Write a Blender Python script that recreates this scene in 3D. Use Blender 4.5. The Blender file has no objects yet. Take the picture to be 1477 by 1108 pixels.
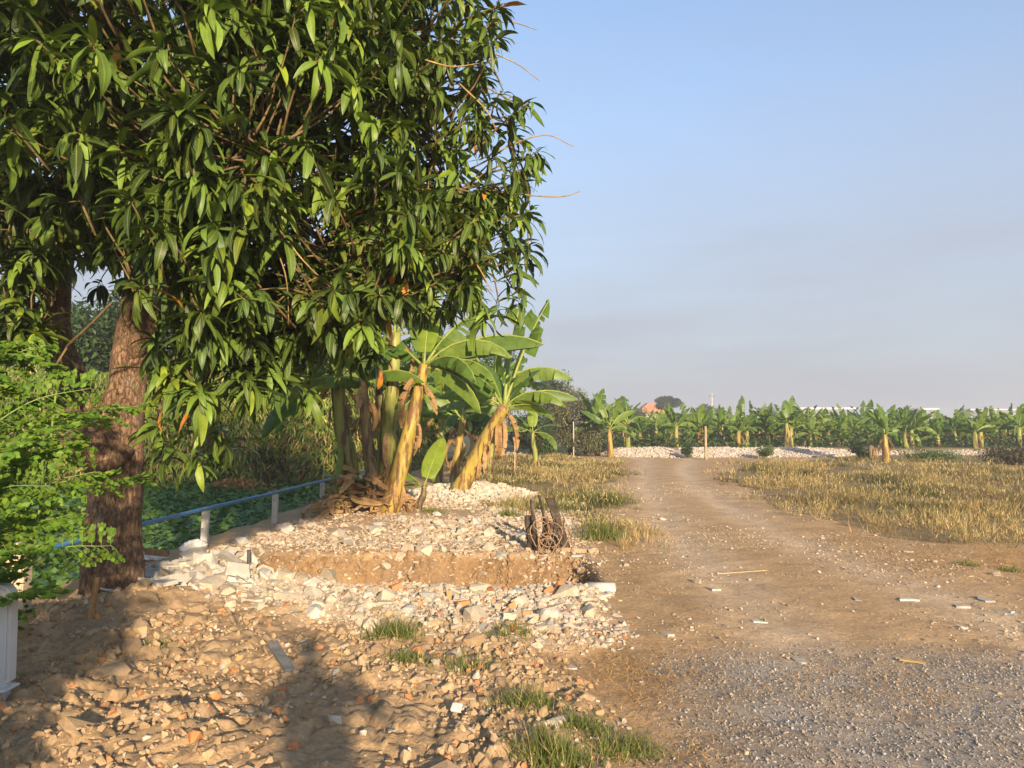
import bpy, bmesh, math
import numpy as np
from mathutils import Vector, Matrix, Quaternion

R = math.radians
rng = np.random.default_rng(11)
C = bpy.context.scene.collection
sc = bpy.context.scene

# ------------------------------------------------------------------ camera, sky, sun, exposure
CAMH, FPX, HOR = 1.6, 1074.0, 608.0            # eye height (m), focal length in photo pixels, horizon row
cam_d = bpy.data.cameras.new('camera'); cam = bpy.data.objects.new('camera', cam_d); C.objects.link(cam)
cam_d.sensor_width = 36.0; cam_d.lens = FPX / 1477 * 36.0
cam_d.clip_start = 0.05; cam_d.clip_end = 20000
cam.location = (0, 0, CAMH)
cam.rotation_euler = (R(90) + math.atan((HOR - 554) / FPX), 0, 0)
sc.camera = cam

SUN_AZ, SUN_EL = 17.0, 15.5                    # sun stands behind the viewer's shoulder, low
wd = bpy.data.worlds.new('World'); sc.world = wd; wd.use_nodes = True
wt = wd.node_tree; wt.nodes.clear()
def wn(t): return wt.nodes.new(t)
w_out = wn('ShaderNodeOutputWorld'); w_bg = wn('ShaderNodeBackground')
w_sky = wn('ShaderNodeTexSky'); w_sky.sky_type = 'NISHITA'; w_sky.sun_disc = False
w_sky.sun_elevation = R(SUN_EL); w_sky.sun_rotation = R(180 - SUN_AZ)
w_sky.air_density = 1.0; w_sky.dust_density = 1.6; w_sky.ozone_density = 2.4
w_tc = wn('ShaderNodeTexCoord'); w_sep = wn('ShaderNodeSeparateXYZ')
w_mr = wn('ShaderNodeMapRange'); w_mr.interpolation_type = 'SMOOTHERSTEP'
w_mr.inputs[1].default_value = -0.05; w_mr.inputs[2].default_value = 0.80
w_mr.inputs[3].default_value = 0.93; w_mr.inputs[4].default_value = 0.0
w_map = wn('ShaderNodeMapping'); w_map.inputs['Scale'].default_value = (1.2, 1.2, 6.0)
w_noi = wn('ShaderNodeTexNoise'); w_noi.inputs['Scale'].default_value = 2.2; w_noi.inputs['Detail'].default_value = 5
w_nr = wn('ShaderNodeMapRange'); w_nr.inputs[1].default_value = 0.3; w_nr.inputs[2].default_value = 0.75
w_nr.inputs[3].default_value = -0.05; w_nr.inputs[4].default_value = 0.10
w_add = wn('ShaderNodeMath'); w_add.operation = 'ADD'; w_add.use_clamp = True
w_mix = wn('ShaderNodeMix'); w_mix.data_type = 'RGBA'
w_mix.inputs[7].default_value = (1.52, 1.57, 1.80, 1)       # pale dust haze round the whole horizon
L = wt.links.new
L(w_tc.outputs['Generated'], w_sep.inputs[0]); L(w_sep.outputs['Z'], w_mr.inputs[0])
L(w_tc.outputs['Generated'], w_map.inputs[0]); L(w_map.outputs[0], w_noi.inputs['Vector'])
L(w_noi.outputs['Fac'], w_nr.inputs[0]); L(w_nr.outputs[0], w_add.inputs[0]); L(w_mr.outputs[0], w_add.inputs[1])
L(w_add.outputs[0], w_mix.inputs[0]); L(w_sky.outputs[0], w_mix.inputs[6])
L(w_mix.outputs[2], w_bg.inputs['Color']); w_bg.inputs['Strength'].default_value = 0.107
L(w_bg.outputs[0], w_out.inputs['Surface'])

sun_d = bpy.data.lights.new('sun', 'SUN'); sun = bpy.data.objects.new('sun', sun_d); C.objects.link(sun)
sun_d.energy = 3.5; sun_d.angle = R(1.4); sun_d.color = (1.0, 0.79, 0.54)
_sd = Vector((-math.sin(R(SUN_AZ)) * math.cos(R(SUN_EL)), math.cos(R(SUN_AZ)) * math.cos(R(SUN_EL)), -math.sin(R(SUN_EL))))
sun.rotation_euler = _sd.to_track_quat('-Z', 'Y').to_euler(); sun.location = (6, -20, 12)

vs = sc.view_settings
vs.view_transform = 'Standard'; vs.look = 'None'; vs.gamma = 1.0; vs.use_curve_mapping = False
vs.exposure = 1.62
sc.render.engine = 'CYCLES'
sc.cycles.max_bounces = 6; sc.cycles.diffuse_bounces = 3; sc.cycles.glossy_bounces = 2
sc.cycles.transmission_bounces = 4; sc.cycles.transparent_max_bounces = 4; sc.cycles.volume_bounces = 0
sc.cycles.use_denoising = True

# ------------------------------------------------------------------ noise (numpy)
def _h(ix, iy, s):
    n = (ix.astype(np.int64) * 374761393 + iy.astype(np.int64) * 668265263 + s * 1442695041) & 0x7fffffff
    n = ((n ^ (n >> 13)) * 1274126177) & 0x7fffffff
    return ((n ^ (n >> 16)) & 0xffff) / 65535.0
def vnoise(x, y, s=0):
    x = np.asarray(x, float); y = np.asarray(y, float)
    ix, iy = np.floor(x), np.floor(y); fx, fy = x - ix, y - iy
    fx = fx * fx * fx * (fx * (fx * 6 - 15) + 10); fy = fy * fy * fy * (fy * (fy * 6 - 15) + 10)
    a, b, c, d = _h(ix, iy, s), _h(ix + 1, iy, s), _h(ix, iy + 1, s), _h(ix + 1, iy + 1, s)
    return (a * (1 - fx) + b * fx) * (1 - fy) + (c * (1 - fx) + d * fx) * fy
def fbm(x, y, o=4, s=0):
    v, a, t = 0, 1, 0
    for k in range(o):
        v = v + a * (vnoise(x * 2 ** k + 7.3 * k, y * 2 ** k - 3.1 * k, s + k) - .5); t += a; a *= .5
    return v / t * 2                        # about -1..1
def worley(x, y, s=0):
    x = np.asarray(x, float); y = np.asarray(y, float)
    ix, iy = np.floor(x), np.floor(y)
    f1 = np.full(x.shape, 9.); f2 = np.full(x.shape, 9.); idv = np.zeros(x.shape)
    for dx in (-1, 0, 1):
        for dy in (-1, 0, 1):
            cx, cy = ix + dx, iy + dy
            px = cx + .1 + .8 * _h(cx, cy, s); py = cy + .1 + .8 * _h(cx, cy, s + 91)
            d = np.hypot(px - x, py - y); hv = _h(cx, cy, s + 177)
            m = d < f1
            f2 = np.where(m, f1, np.minimum(f2, d)); idv = np.where(m, hv, idv); f1 = np.where(m, d, f1)
    return f1, f2, idv
def ss(a, b, x):
    t = np.clip((x - a) / (b - a), 0, 1); return t * t * (3 - 2 * t)
def G(px, py, z=0.0):
    """photo pixel -> point on the horizontal plane z"""
    d = (CAMH - z) * FPX / (py - HOR); return ((px - 738.5) / FPX * d, d)
def at(px, py, d):
    """photo pixel -> point at depth d"""
    return Vector(((px - 738.5) / FPX * d, d, CAMH + (HOR - py) / FPX * d))
def proj(p):
    p = np.asarray(p); return 738.5 + p[..., 0] / p[..., 1] * FPX, HOR - (p[..., 2] - CAMH) / p[..., 1] * FPX
def inpoly(x, y, poly):
    r = np.zeros(np.shape(x), bool); n = len(poly)
    for i in range(n):
        (x0, y0), (x1, y1) = poly[i], poly[(i + 1) % n]
        c = (y0 > y) != (y1 > y)
        with np.errstate(divide='ignore', invalid='ignore'):
            xi = (x1 - x0) * (y - y0) / (y1 - y0 + 1e-12) + x0
        r ^= c & (x < xi)
    return r

# ------------------------------------------------------------------ mesh helpers
def mesh(name, v, f, mats=(), smooth=False, col=None, uv=None, mi=None):
    """v (N,3); f (M,k) int array or list of faces; col per vertex; uv per vertex"""
    me = bpy.data.meshes.new(name)
    v = np.asarray(v, np.float32)
    if isinstance(f, np.ndarray):
        m, k = f.shape
        me.vertices.add(len(v)); me.vertices.foreach_set('co', v.ravel())
        me.loops.add(m * k); me.loops.foreach_set('vertex_index', f.astype(np.int32).ravel())
        me.polygons.add(m)
        me.polygons.foreach_set('loop_start', np.arange(0, m * k, k, dtype=np.int32))
        me.polygons.foreach_set('loop_total', np.full(m, k, np.int32))
    else:
        me.from_pydata(v.tolist(), [], f)
    for mt in mats: me.materials.append(mt)
    if mi is not None: me.polygons.foreach_set('material_index', np.asarray(mi, np.int32))
    me.polygons.foreach_set('use_smooth', np.full(len(me.polygons), smooth))
    if col is not None:
        a = me.color_attributes.new('Col', 'FLOAT_COLOR', 'POINT')
        c4 = np.ones((len(v), 4), np.float32); c4[:, :3] = col; a.data.foreach_set('color', c4.ravel())
    if uv is not None:
        u = me.uv_layers.new(name='UVMap')
        li = np.empty(len(me.loops), np.int32); me.loops.foreach_get('vertex_index', li)
        u.data.foreach_set('uv', np.asarray(uv, np.float32)[li].ravel())
    me.update(calc_edges=True); me.validate()
    return me
def link(name, data, parent=None, loc=None, m3=None):
    o = bpy.data.objects.new(name, data); C.objects.link(o)
    if parent is not None: o.parent = parent
    if m3 is not None:
        M = Matrix([[m3[0][0], m3[0][1], m3[0][2], 0], [m3[1][0], m3[1][1], m3[1][2], 0], [m3[2][0], m3[2][1], m3[2][2], 0], [0, 0, 0, 1]])
        if loc is not None: M.translation = Vector(loc)
        o.matrix_basis = M
    elif loc is not None: o.location = loc
    return o
def tag(o, label=None, cat=None, group=None, kind=None):
    if label: o['label'] = label
    if cat: o['category'] = cat
    if group: o['group'] = group
    if kind: o['kind'] = kind
    return o
def thing(name, label, cat, loc, group=None, kind=None):
    return tag(link(name, None, None, loc), label, cat, group, kind)
def scatter(bv, bf, m3, loc, cols=None, buv=None):
    """copies of a base shape: m3 (I,3,3), loc (I,3) -> verts, faces, cols, uvs"""
    I, n = len(loc), len(bv)
    v = np.einsum('iab,nb->ina', m3, bv) + loc[:, None, :]
    f = bf[None] + (np.arange(I) * n)[:, None, None]
    c = None if cols is None else np.repeat(cols, n, axis=0)
    u = None if buv is None else np.tile(buv, (I, 1))
    return v.reshape(-1, 3), f.reshape(-1, bf.shape[1]), c, u
def cat_parts(parts):
    vs_, fs_, cs_, us_, o = [], [], [], [], 0
    for v, f, c, u in parts:
        vs_.append(v); fs_.append(f + o); o += len(v); cs_.append(c); us_.append(u)
    return (np.concatenate(vs_), np.concatenate(fs_), None if cs_[0] is None else np.concatenate(cs_), None if us_[0] is None else np.concatenate(us_))
def nrm(a): return a / np.maximum(np.linalg.norm(a, axis=-1, keepdims=True), 1e-9)
def frame_dir(d, up=None, roll=None):
    """(I,3) directions -> matrices whose columns are side, direction, normal (normal as near UP as possible)"""
    d = nrm(d); u = np.array([0, 0, 1.]) if up is None else up
    s = np.cross(d, np.broadcast_to(u, d.shape)); bad = np.linalg.norm(s, axis=1) < 1e-3
    s[bad] = (1, 0, 0); s = nrm(s); n = np.cross(s, d)
    if roll is not None:
        c, k = np.cos(roll)[:, None], np.sin(roll)[:, None]; s, n = s * c + n * k, n * c - s * k
    return np.stack([s, d, n], axis=2)
def rot_rand(n, tilt=None, r=rng):
    """random matrices: free spin about z, then a tilt of at most TILT (radians, None = any)"""
    if tilt is None:
        q = nrm(r.normal(size=(n, 4))); w, x, y, z = q.T
    else:
        a = r.uniform(0, 2 * np.pi, n); t = np.abs(r.normal(0, tilt, n)) / 2; b = r.uniform(0, 2 * np.pi, n)
        # q = tilt * spin
        w1, x1, y1, z1 = np.cos(t), np.sin(t) * np.cos(b), np.sin(t) * np.sin(b), np.zeros(n)
        w2, z2 = np.cos(a / 2), np.sin(a / 2)
        w, x, y, z = w1 * w2 - z1 * z2, x1 * w2 + y1 * z2, y1 * w2 - x1 * z2, w1 * z2 + z1 * w2
    m = np.empty((n, 3, 3))
    m[:, 0, 0] = 1 - 2 * (y * y + z * z); m[:, 0, 1] = 2 * (x * y - z * w); m[:, 0, 2] = 2 * (x * z + y * w)
    m[:, 1, 0] = 2 * (x * y + z * w); m[:, 1, 1] = 1 - 2 * (x * x + z * z); m[:, 1, 2] = 2 * (y * z - x * w)
    m[:, 2, 0] = 2 * (x * z - y * w); m[:, 2, 1] = 2 * (y * z + x * w); m[:, 2, 2] = 1 - 2 * (x * x + y * y)
    return m
def tube(pts, rad, n=8, rough=0.0, seed=0, cap=True, twist=0.0):
    pts = np.asarray([tuple(p) for p in pts], float); k = len(pts)
    rad = np.broadcast_to(np.asarray(rad, float), (k,))
    t = nrm(np.gradient(pts, axis=0))
    ref = np.array([1., 0, 0]) if abs(t[0, 0]) < .8 else np.array([0, 1., 0])
    s = nrm(np.cross(t, ref)); b = np.cross(t, s)
    a = np.arange(n) / n * 2 * np.pi
    r = rad[:, None] * np.ones((1, n))
    if rough:
        rr = np.random.default_rng(seed)
        r = r * (1 + rough * fbm(np.cos(a)[None] * 1.6 + seed * 3.1, np.cumsum(np.r_[0, np.linalg.norm(np.diff(pts, axis=0), axis=1)])[:, None] / max(rad.max(), 1e-4) * .7 + np.sin(a)[None] * 1.6, 3, seed))
    v = pts[:, None] + r[..., None] * (np.cos(a)[None, :, None] * s[:, None] + np.sin(a)[None, :, None] * b[:, None])
    v = v.reshape(-1, 3)
    i = np.arange(k - 1)[:, None] * n; j = np.arange(n)[None]; j2 = (j + 1) % n
    f = np.stack([i + j, i + j2, i + n + j2, i + n + j], -1).reshape(-1, 4)
    if cap:
        v = np.vstack([v, pts[:1], pts[-1:]]); c0, c1 = k * n, k * n + 1
        j = np.arange(n); j2 = (j + 1) % n
        f = np.vstack([f, np.stack([np.full(n, c0), j2, j, np.full(n, c0)], -1)[:, [0, 1, 2, 2]], np.stack([np.full(n, c1), (k - 1) * n + j, (k - 1) * n + j2, np.full(n, c1)], -1)[:, [0, 1, 2, 2]]])
    uu = np.tile(a / (2 * np.pi), k); vv = np.repeat(np.linspace(0, 1, k), n)
    uv = np.stack([uu, vv], -1)
    if cap: uv = np.vstack([uv, [[.5, 0], [.5, 1]]])
    return v, f, None, uv
def tube_mesh(name, pts, rad, mat, n=8, rough=0, seed=0, smooth=True):
    v, f, _, uv = tube(pts, rad, n, rough, seed)
    faces = [list(dict.fromkeys(q)) for q in f.tolist()]
    return mesh(name, v, faces, (mat,), smooth, None, uv)
def tubes_mesh(name, specs, mat, smooth=True):
    V, F, o = [], [], 0
    for pts, rad, n in specs:
        v, f, _, _ = tube(pts, rad, n)
        V.append(v); F += [list(dict.fromkeys(q)) for q in (f + o).tolist()]; o += len(v)
    return mesh(name, np.concatenate(V), F, (mat,), smooth)
def spline(P, n):
    """Catmull-Rom through the points"""
    P = np.asarray([tuple(p) for p in P], float); P = np.vstack([2 * P[0] - P[1], P, 2 * P[-1] - P[-2]])
    out = []
    for t in np.linspace(0, len(P) - 3 - 1e-6, n):
        i = int(t); u = t - i; a, b, c, d = P[i:i + 4]
        out.append(.5 * (2 * b + (c - a) * u + (2 * a - 5 * b + 4 * c - d) * u * u + (3 * b - a - 3 * c + d) * u ** 3))
    return np.array(out)
def box_bm(bm, c, s, rot=None, jit=0, r=None):
    g = bmesh.ops.create_cube(bm, size=1)['verts']
    for v in g:
        v.co = Vector((v.co.x * s[0], v.co.y * s[1], v.co.z * s[2]))
        if jit: v.co += Vector(((r or rng).uniform(-jit, jit, 3)))
        if rot is not None: v.co = rot @ v.co
        v.co += Vector(c)
    return g
def bm_mesh(name, bm, mat, smooth=False, bevel=0):
    if bevel: bmesh.ops.bevel(bm, geom=list(bm.edges), offset=bevel, segments=1, affect='EDGES')
    me = bpy.data.meshes.new(name); bm.to_mesh(me); bm.free()
    for m in (mat if isinstance(mat, (list, tuple)) else (mat,)): me.materials.append(m)
    me.polygons.foreach_set('use_smooth', np.full(len(me.polygons), smooth))
    return me

# ------------------------------------------------------------------ materials
def mat_new(name):
    m = bpy.data.materials.new(name); m.use_nodes = True; nt = m.node_tree; nt.nodes.clear()
    out = nt.nodes.new('ShaderNodeOutputMaterial'); p = nt.nodes.new('ShaderNodeBsdfPrincipled')
    nt.links.new(p.outputs[0], out.inputs['Surface'])
    return m, nt, p, out
def N(nt, t, **k):
    n = nt.nodes.new(t)
    for a, b in k.items(): setattr(n, a, b)
    return n
def mixc(nt, fac, a, b, blend='MIX'):
    n = nt.nodes.new('ShaderNodeMix'); n.data_type = 'RGBA'; n.blend_type = blend
    for i, val in ((0, fac), (6, a), (7, b)):
        if hasattr(val, 'is_linked') or hasattr(val, 'links'): nt.links.new(val, n.inputs[i])
        elif i == 0: n.inputs[0].default_value = val
        else: n.inputs[i].default_value = (*val, 1)
    return n.outputs[2]
def noise(nt, scale, detail=4, rough=.6, coord='pos', dist=0.0):
    n = nt.nodes.new('ShaderNodeTexNoise'); n.inputs['Scale'].default_value = scale
    n.inputs['Detail'].default_value = detail; n.inputs['Roughness'].default_value = rough; n.inputs['Distortion'].default_value = dist
    if coord == 'pos':
        g = nt.nodes.new('ShaderNodeNewGeometry'); nt.links.new(g.outputs['Position'], n.inputs['Vector'])
    else:
        g = nt.nodes.new('ShaderNodeTexCoord'); nt.links.new(g.outputs['Object'], n.inputs['Vector'])
    return n
def ramp(nt, src, stops):
    r = nt.nodes.new('ShaderNodeValToRGB'); el = r.color_ramp.elements
    while len(el) < len(stops): el.new(.5)
    for e, (p, c) in zip(el, stops): e.position = p; e.color = (*c, 1) if len(c) == 3 else c
    nt.links.new(src, r.inputs[0]); return r.outputs[0]
def bump(nt, p, src, strength, dist):
    b = nt.nodes.new('ShaderNodeBump'); b.inputs['Strength'].default_value = strength; b.inputs['Distance'].default_value = dist
    nt.links.new(src, b.inputs['Height']); nt.links.new(b.outputs[0], p.inputs['Normal']); return b
def grey(a): return (a, a, a)

def mat_leaf(name, attr=True, base=(.06, .1, .02), base2=None, trans=.25, rough=.42, veins=0.0, veinc=(.30, .34, .10), objvar=.35, spec=.4):
    m, nt, p, out = mat_new(name)
    if attr:
        a = N(nt, 'ShaderNodeVertexColor', layer_name='Col'); c = a.outputs[0]
    else:
        oi = N(nt, 'ShaderNodeObjectInfo'); c = mixc(nt, oi.outputs['Random'], base, base2 or tuple(x * (1 + objvar) for x in base))
    if veins:
        uvn = N(nt, 'ShaderNodeUVMap'); sp = N(nt, 'ShaderNodeSeparateXYZ'); nt.links.new(uvn.outputs[0], sp.inputs[0])
        ab = N(nt, 'ShaderNodeMath', operation='ABSOLUTE'); s = N(nt, 'ShaderNodeMath', operation='SUBTRACT'); s.inputs[1].default_value = .5
        nt.links.new(sp.outputs[0], s.inputs[0]); nt.links.new(s.outputs[0], ab.inputs[0])
        mr = N(nt, 'ShaderNodeMapRange'); mr.inputs[1].default_value = .02; mr.inputs[2].default_value = .075; mr.inputs[3].default_value = 1; mr.inputs[4].default_value = 0
        nt.links.new(ab.outputs[0], mr.inputs[0])
        # side veins slanting forward from the midrib
        mu = N(nt, 'ShaderNodeMath', operation='MULTIPLY_ADD'); mu.inputs[1].default_value = -.22
        nt.links.new(ab.outputs[0], mu.inputs[0]); nt.links.new(sp.outputs[1], mu.inputs[2])
        sn = N(nt, 'ShaderNodeMath', operation='SINE'); m2 = N(nt, 'ShaderNodeMath', operation='MULTIPLY'); m2.inputs[1].default_value = 95
        nt.links.new(mu.outputs[0], m2.inputs[0]); nt.links.new(m2.outputs[0], sn.inputs[0])
        r2 = N(nt, 'ShaderNodeMapRange'); r2.inputs[1].default_value = .55; r2.inputs[2].default_value = 1; r2.inputs[3].default_value = 0; r2.inputs[4].default_value = .32
        nt.links.new(sn.outputs[0], r2.inputs[0])
        mx = N(nt, 'ShaderNodeMath', operation='MAXIMUM'); nt.links.new(mr.outputs[0], mx.inputs[0]); nt.links.new(r2.outputs[0], mx.inputs[1])
        mm = N(nt, 'ShaderNodeMath', operation='MULTIPLY'); mm.inputs[1].default_value = veins; nt.links.new(mx.outputs[0], mm.inputs[0])
        c = mixc(nt, mm.outputs[0], c, veinc)
    nz = noise(nt, 9, 3); c = mixc(nt, .55, c, ramp(nt, nz.outputs['Fac'], [(.3, grey(.55)), (.7, grey(1.25))]), 'MULTIPLY')
    nt.links.new(c, p.inputs['Base Color']); p.inputs['Roughness'].default_value = rough; p.inputs['Specular IOR Level'].default_value = spec
    if trans:
        t = N(nt, 'ShaderNodeBsdfTranslucent'); mx = N(nt, 'ShaderNodeMixShader'); mx.inputs[0].default_value = trans
        tc = mixc(nt, 1.0, c, (1.5, 1.6, .7), 'MULTIPLY'); nt.links.new(tc, t.inputs['Color'])
        nt.links.new(p.outputs[0], mx.inputs[1]); nt.links.new(t.outputs[0], mx.inputs[2]); nt.links.new(mx.outputs[0], out.inputs['Surface'])
    return m
def mat_stone(name, c1=(.4, .35, .28), c2=(.6, .55, .47), attr=False, rough=.9, dirt=(.30, .21, .13), dirt_amt=.45):
    m, nt, p, out = mat_new(name)
    if attr: c = N(nt, 'ShaderNodeVertexColor', layer_name='Col').outputs[0]
    else: c = mixc(nt, N(nt, 'ShaderNodeObjectInfo').outputs['Random'], c1, c2)
    n1 = noise(nt, 14, 5); c = mixc(nt, ramp(nt, n1.outputs['Fac'], [(.42, grey(0)), (.68, grey(dirt_amt))]), c, dirt)
    n2 = noise(nt, 90, 4); c = mixc(nt, .5, c, ramp(nt, n2.outputs['Fac'], [(.25, grey(.6)), (.75, grey(1.3))]), 'MULTIPLY')
    nt.links.new(c, p.inputs['Base Color']); p.inputs['Roughness'].default_value = rough; p.inputs['Specular IOR Level'].default_value = .25
    bump(nt, p, n2.outputs['Fac'], .5, .008)
    return m
def mat_bark(name, a, b, scale=8, zs=.25, bumpd=.02, rough=.9, cracks=0.0):
    m, nt, p, out = mat_new(name)
    g = N(nt, 'ShaderNodeNewGeometry'); mp = N(nt, 'ShaderNodeMapping'); mp.inputs['Scale'].default_value = (1, 1, zs)
    nt.links.new(g.outputs['Position'], mp.inputs[0])
    n = N(nt, 'ShaderNodeTexNoise'); n.inputs['Scale'].default_value = scale; n.inputs['Detail'].default_value = 7; n.inputs['Roughness'].default_value = .7
    nt.links.new(mp.outputs[0], n.inputs['Vector'])
    n2 = noise(nt, scale * .18, 4)
    c = ramp(nt, n.outputs['Fac'], [(.3, tuple(x * .45 for x in a)), (.5, a), (.68, b)])
    c = mixc(nt, .6, c, ramp(nt, n2.outputs['Fac'], [(.35, grey(.6)), (.65, grey(1.25))]), 'MULTIPLY')
    hgt = n.outputs['Fac']
    if cracks:
        wv = N(nt, 'ShaderNodeVectorMath', operation='ADD'); sc_ = N(nt, 'ShaderNodeVectorMath', operation='SCALE'); sc_.inputs['Scale'].default_value = .10
        nt.links.new(n.outputs['Color'], sc_.inputs[0]); nt.links.new(mp.outputs[0], wv.inputs[0]); nt.links.new(sc_.outputs[0], wv.inputs[1])
        vo = N(nt, 'ShaderNodeTexVoronoi', feature='DISTANCE_TO_EDGE'); vo.inputs['Scale'].default_value = cracks; nt.links.new(wv.outputs[0], vo.inputs['Vector'])
        cr = ramp(nt, vo.outputs['Distance'], [(.0, grey(.3)), (.07, grey(.85)), (.3, grey(1.0))]); c = mixc(nt, .4, c, cr, 'MULTIPLY')
        li = noise(nt, 5, 5); c = mixc(nt, ramp(nt, li.outputs['Fac'], [(.60, grey(0)), (.72, grey(.5))]), c, (.30, .29, .24))
        ma = N(nt, 'ShaderNodeMath', operation='MULTIPLY_ADD'); ma.inputs[1].default_value = .5; nt.links.new(n.outputs['Fac'], ma.inputs[0]); nt.links.new(cr, ma.inputs[2]); hgt = ma.outputs[0]
    nt.links.new(c, p.inputs['Base Color']); p.inputs['Roughness'].default_value = rough; p.inputs['Specular IOR Level'].default_value = .2
    bump(nt, p, hgt, .9, bumpd); return m
def mat_plain(name, c, rough=.6, var=.25, scale=12, spec=.3, metal=0, bumpd=0):
    m, nt, p, out = mat_new(name); n = noise(nt, scale, 5)
    cc = mixc(nt, 1.0, c, ramp(nt, n.outputs['Fac'], [(.3, grey(1 - var)), (.7, grey(1 + var))]), 'MULTIPLY')
    nt.links.new(cc, p.inputs['Base Color']); p.inputs['Roughness'].default_value = rough; p.inputs['Specular IOR Level'].default_value = spec; p.inputs['Metallic'].default_value = metal
    if bumpd: bump(nt, p, n.outputs['Fac'], .6, bumpd)
    return m

# ------------------------------------------------------------------ terrain: height and ground cover as functions of place
def fence_x(y): return -4.25 + (y - 5.5) * .075
GR_R = [G(1040, 684), G(1095, 669), G(1190, 662), G(1230, 657), G(1477, 655.5), (48, 35), (60, 12), (20, 8.6), G(1477, 786), G(1290, 774), G(1200, 757), G(1120, 726), G(1072, 702)]
GR_L = [G(640, 668), G(700, 655), G(780, 652), G(885, 668), G(878, 694), G(858, 712), G(868, 750), G(886, 776), G(830, 772), G(800, 748), G(735, 742), G(705, 715), G(660, 690)]
ROAD = np.array([(0, .2, 6.2), (3.4, .6, 5.6), (7, 1.0, 5.1), (11, 1.45, 4.75), (18.5, 2.6, 5.3), (25, 3.6, 6.6), (31, 4.6, 8.6), (33, 4, 9)])
def road_uv(x, y):
    l = np.interp(y, ROAD[:, 0], ROAD[:, 1]); r = np.interp(y, ROAD[:, 0], ROAD[:, 2]); return (x - l) / (r - l), r - l
def wob(x, y, a=.35, s=5): return x + a * fbm(x * .9, y * .9, 3, s), y + a * fbm(x * .9, y * .9, 3, s + 40)
def trench_mask(x, y):
    yf = 8.75 - .12 * x - .25 * ss(-1.2, -2.6, x) + .16 * fbm(x * 1.7, y * .4, 3, 61) + .07 * fbm(x * 7, y * 5, 3, 63)
    yn = 7.0 + .10 * fbm(x * 2.1, y * .3, 3, 62) - .1 * x * .3
    ex = ss(-3.0, -2.5, x) * ss(.95, .6, x)
    er = np.clip(.5 + 1.3 * fbm(x * 1.3 + 7, 0 * y, 3, 64), 0, 1); return ex * ss(yf + .08 + .35 * er, yf - .15 - .30 * er, y) * ss(yn - .1, yn + .4, y), yf, yn
def bank_mask(x, y):
    t = 32.3 + .5 * fbm(x * .25, 0 * x, 2, 71) + 2.2 * ss(13.5, 17, x)
    return ss(t, t + 3.4, y) * ss(4.2, 5.2, x - .3 * fbm(y, x, 2, 72))
def clay_mask(x, y):
    wx, wy = wob(x, y, .3, 8)
    return ss(.75, .15, wx + .12 * (wy - 4)) * ss(6.5, 5.6, wy + .3 * wx * .2) * ss(-4.6, -3.9, x)
def chips_mask(x, y):
    """white broken concrete in front of the trench"""
    wx, wy = wob(x, y, .28, 9)
    return ss(-2.9, -2.4, wx) * ss(1.05, .55, wx) * ss(5.35, 5.85, wy - .22 * np.clip(-wx - .6, -1, 2)) * ss(7.15, 6.9, wy)
def far_chips_mask(x, y):
    """rubble plateau between trench, banana clump and road"""
    wx, wy = wob(x, y, .4, 10)
    return ss(8.3, 8.8, wy) * ss(16.0, 14.0, wy) * ss(fence_x(wy) + .1, fence_x(wy) + .5, wx) * ss(1.3, .3, wx - .02 * wy)
def gravel_mask(x, y):
    wx, wy = wob(x, y, .35, 11)
    return ss(.55, 1.15, wx + .1 * (wy - 4)) * ss(5.75, 4.75, wy - .06 * (wx - 2))
def canal_mask(x, y):
    s = x - fence_x(np.clip(y, 3, 26)); return ss(-.25, -1.3, s + .12 * fbm(x * 2, y * 2, 2, 77)) * ss(29, 27, y)
def grass_mask(x, y):
    wx, wy = wob(x, y, .45, 12); return (inpoly(wx, wy, GR_R) | inpoly(wx, wy, GR_L)).astype(float)
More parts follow.
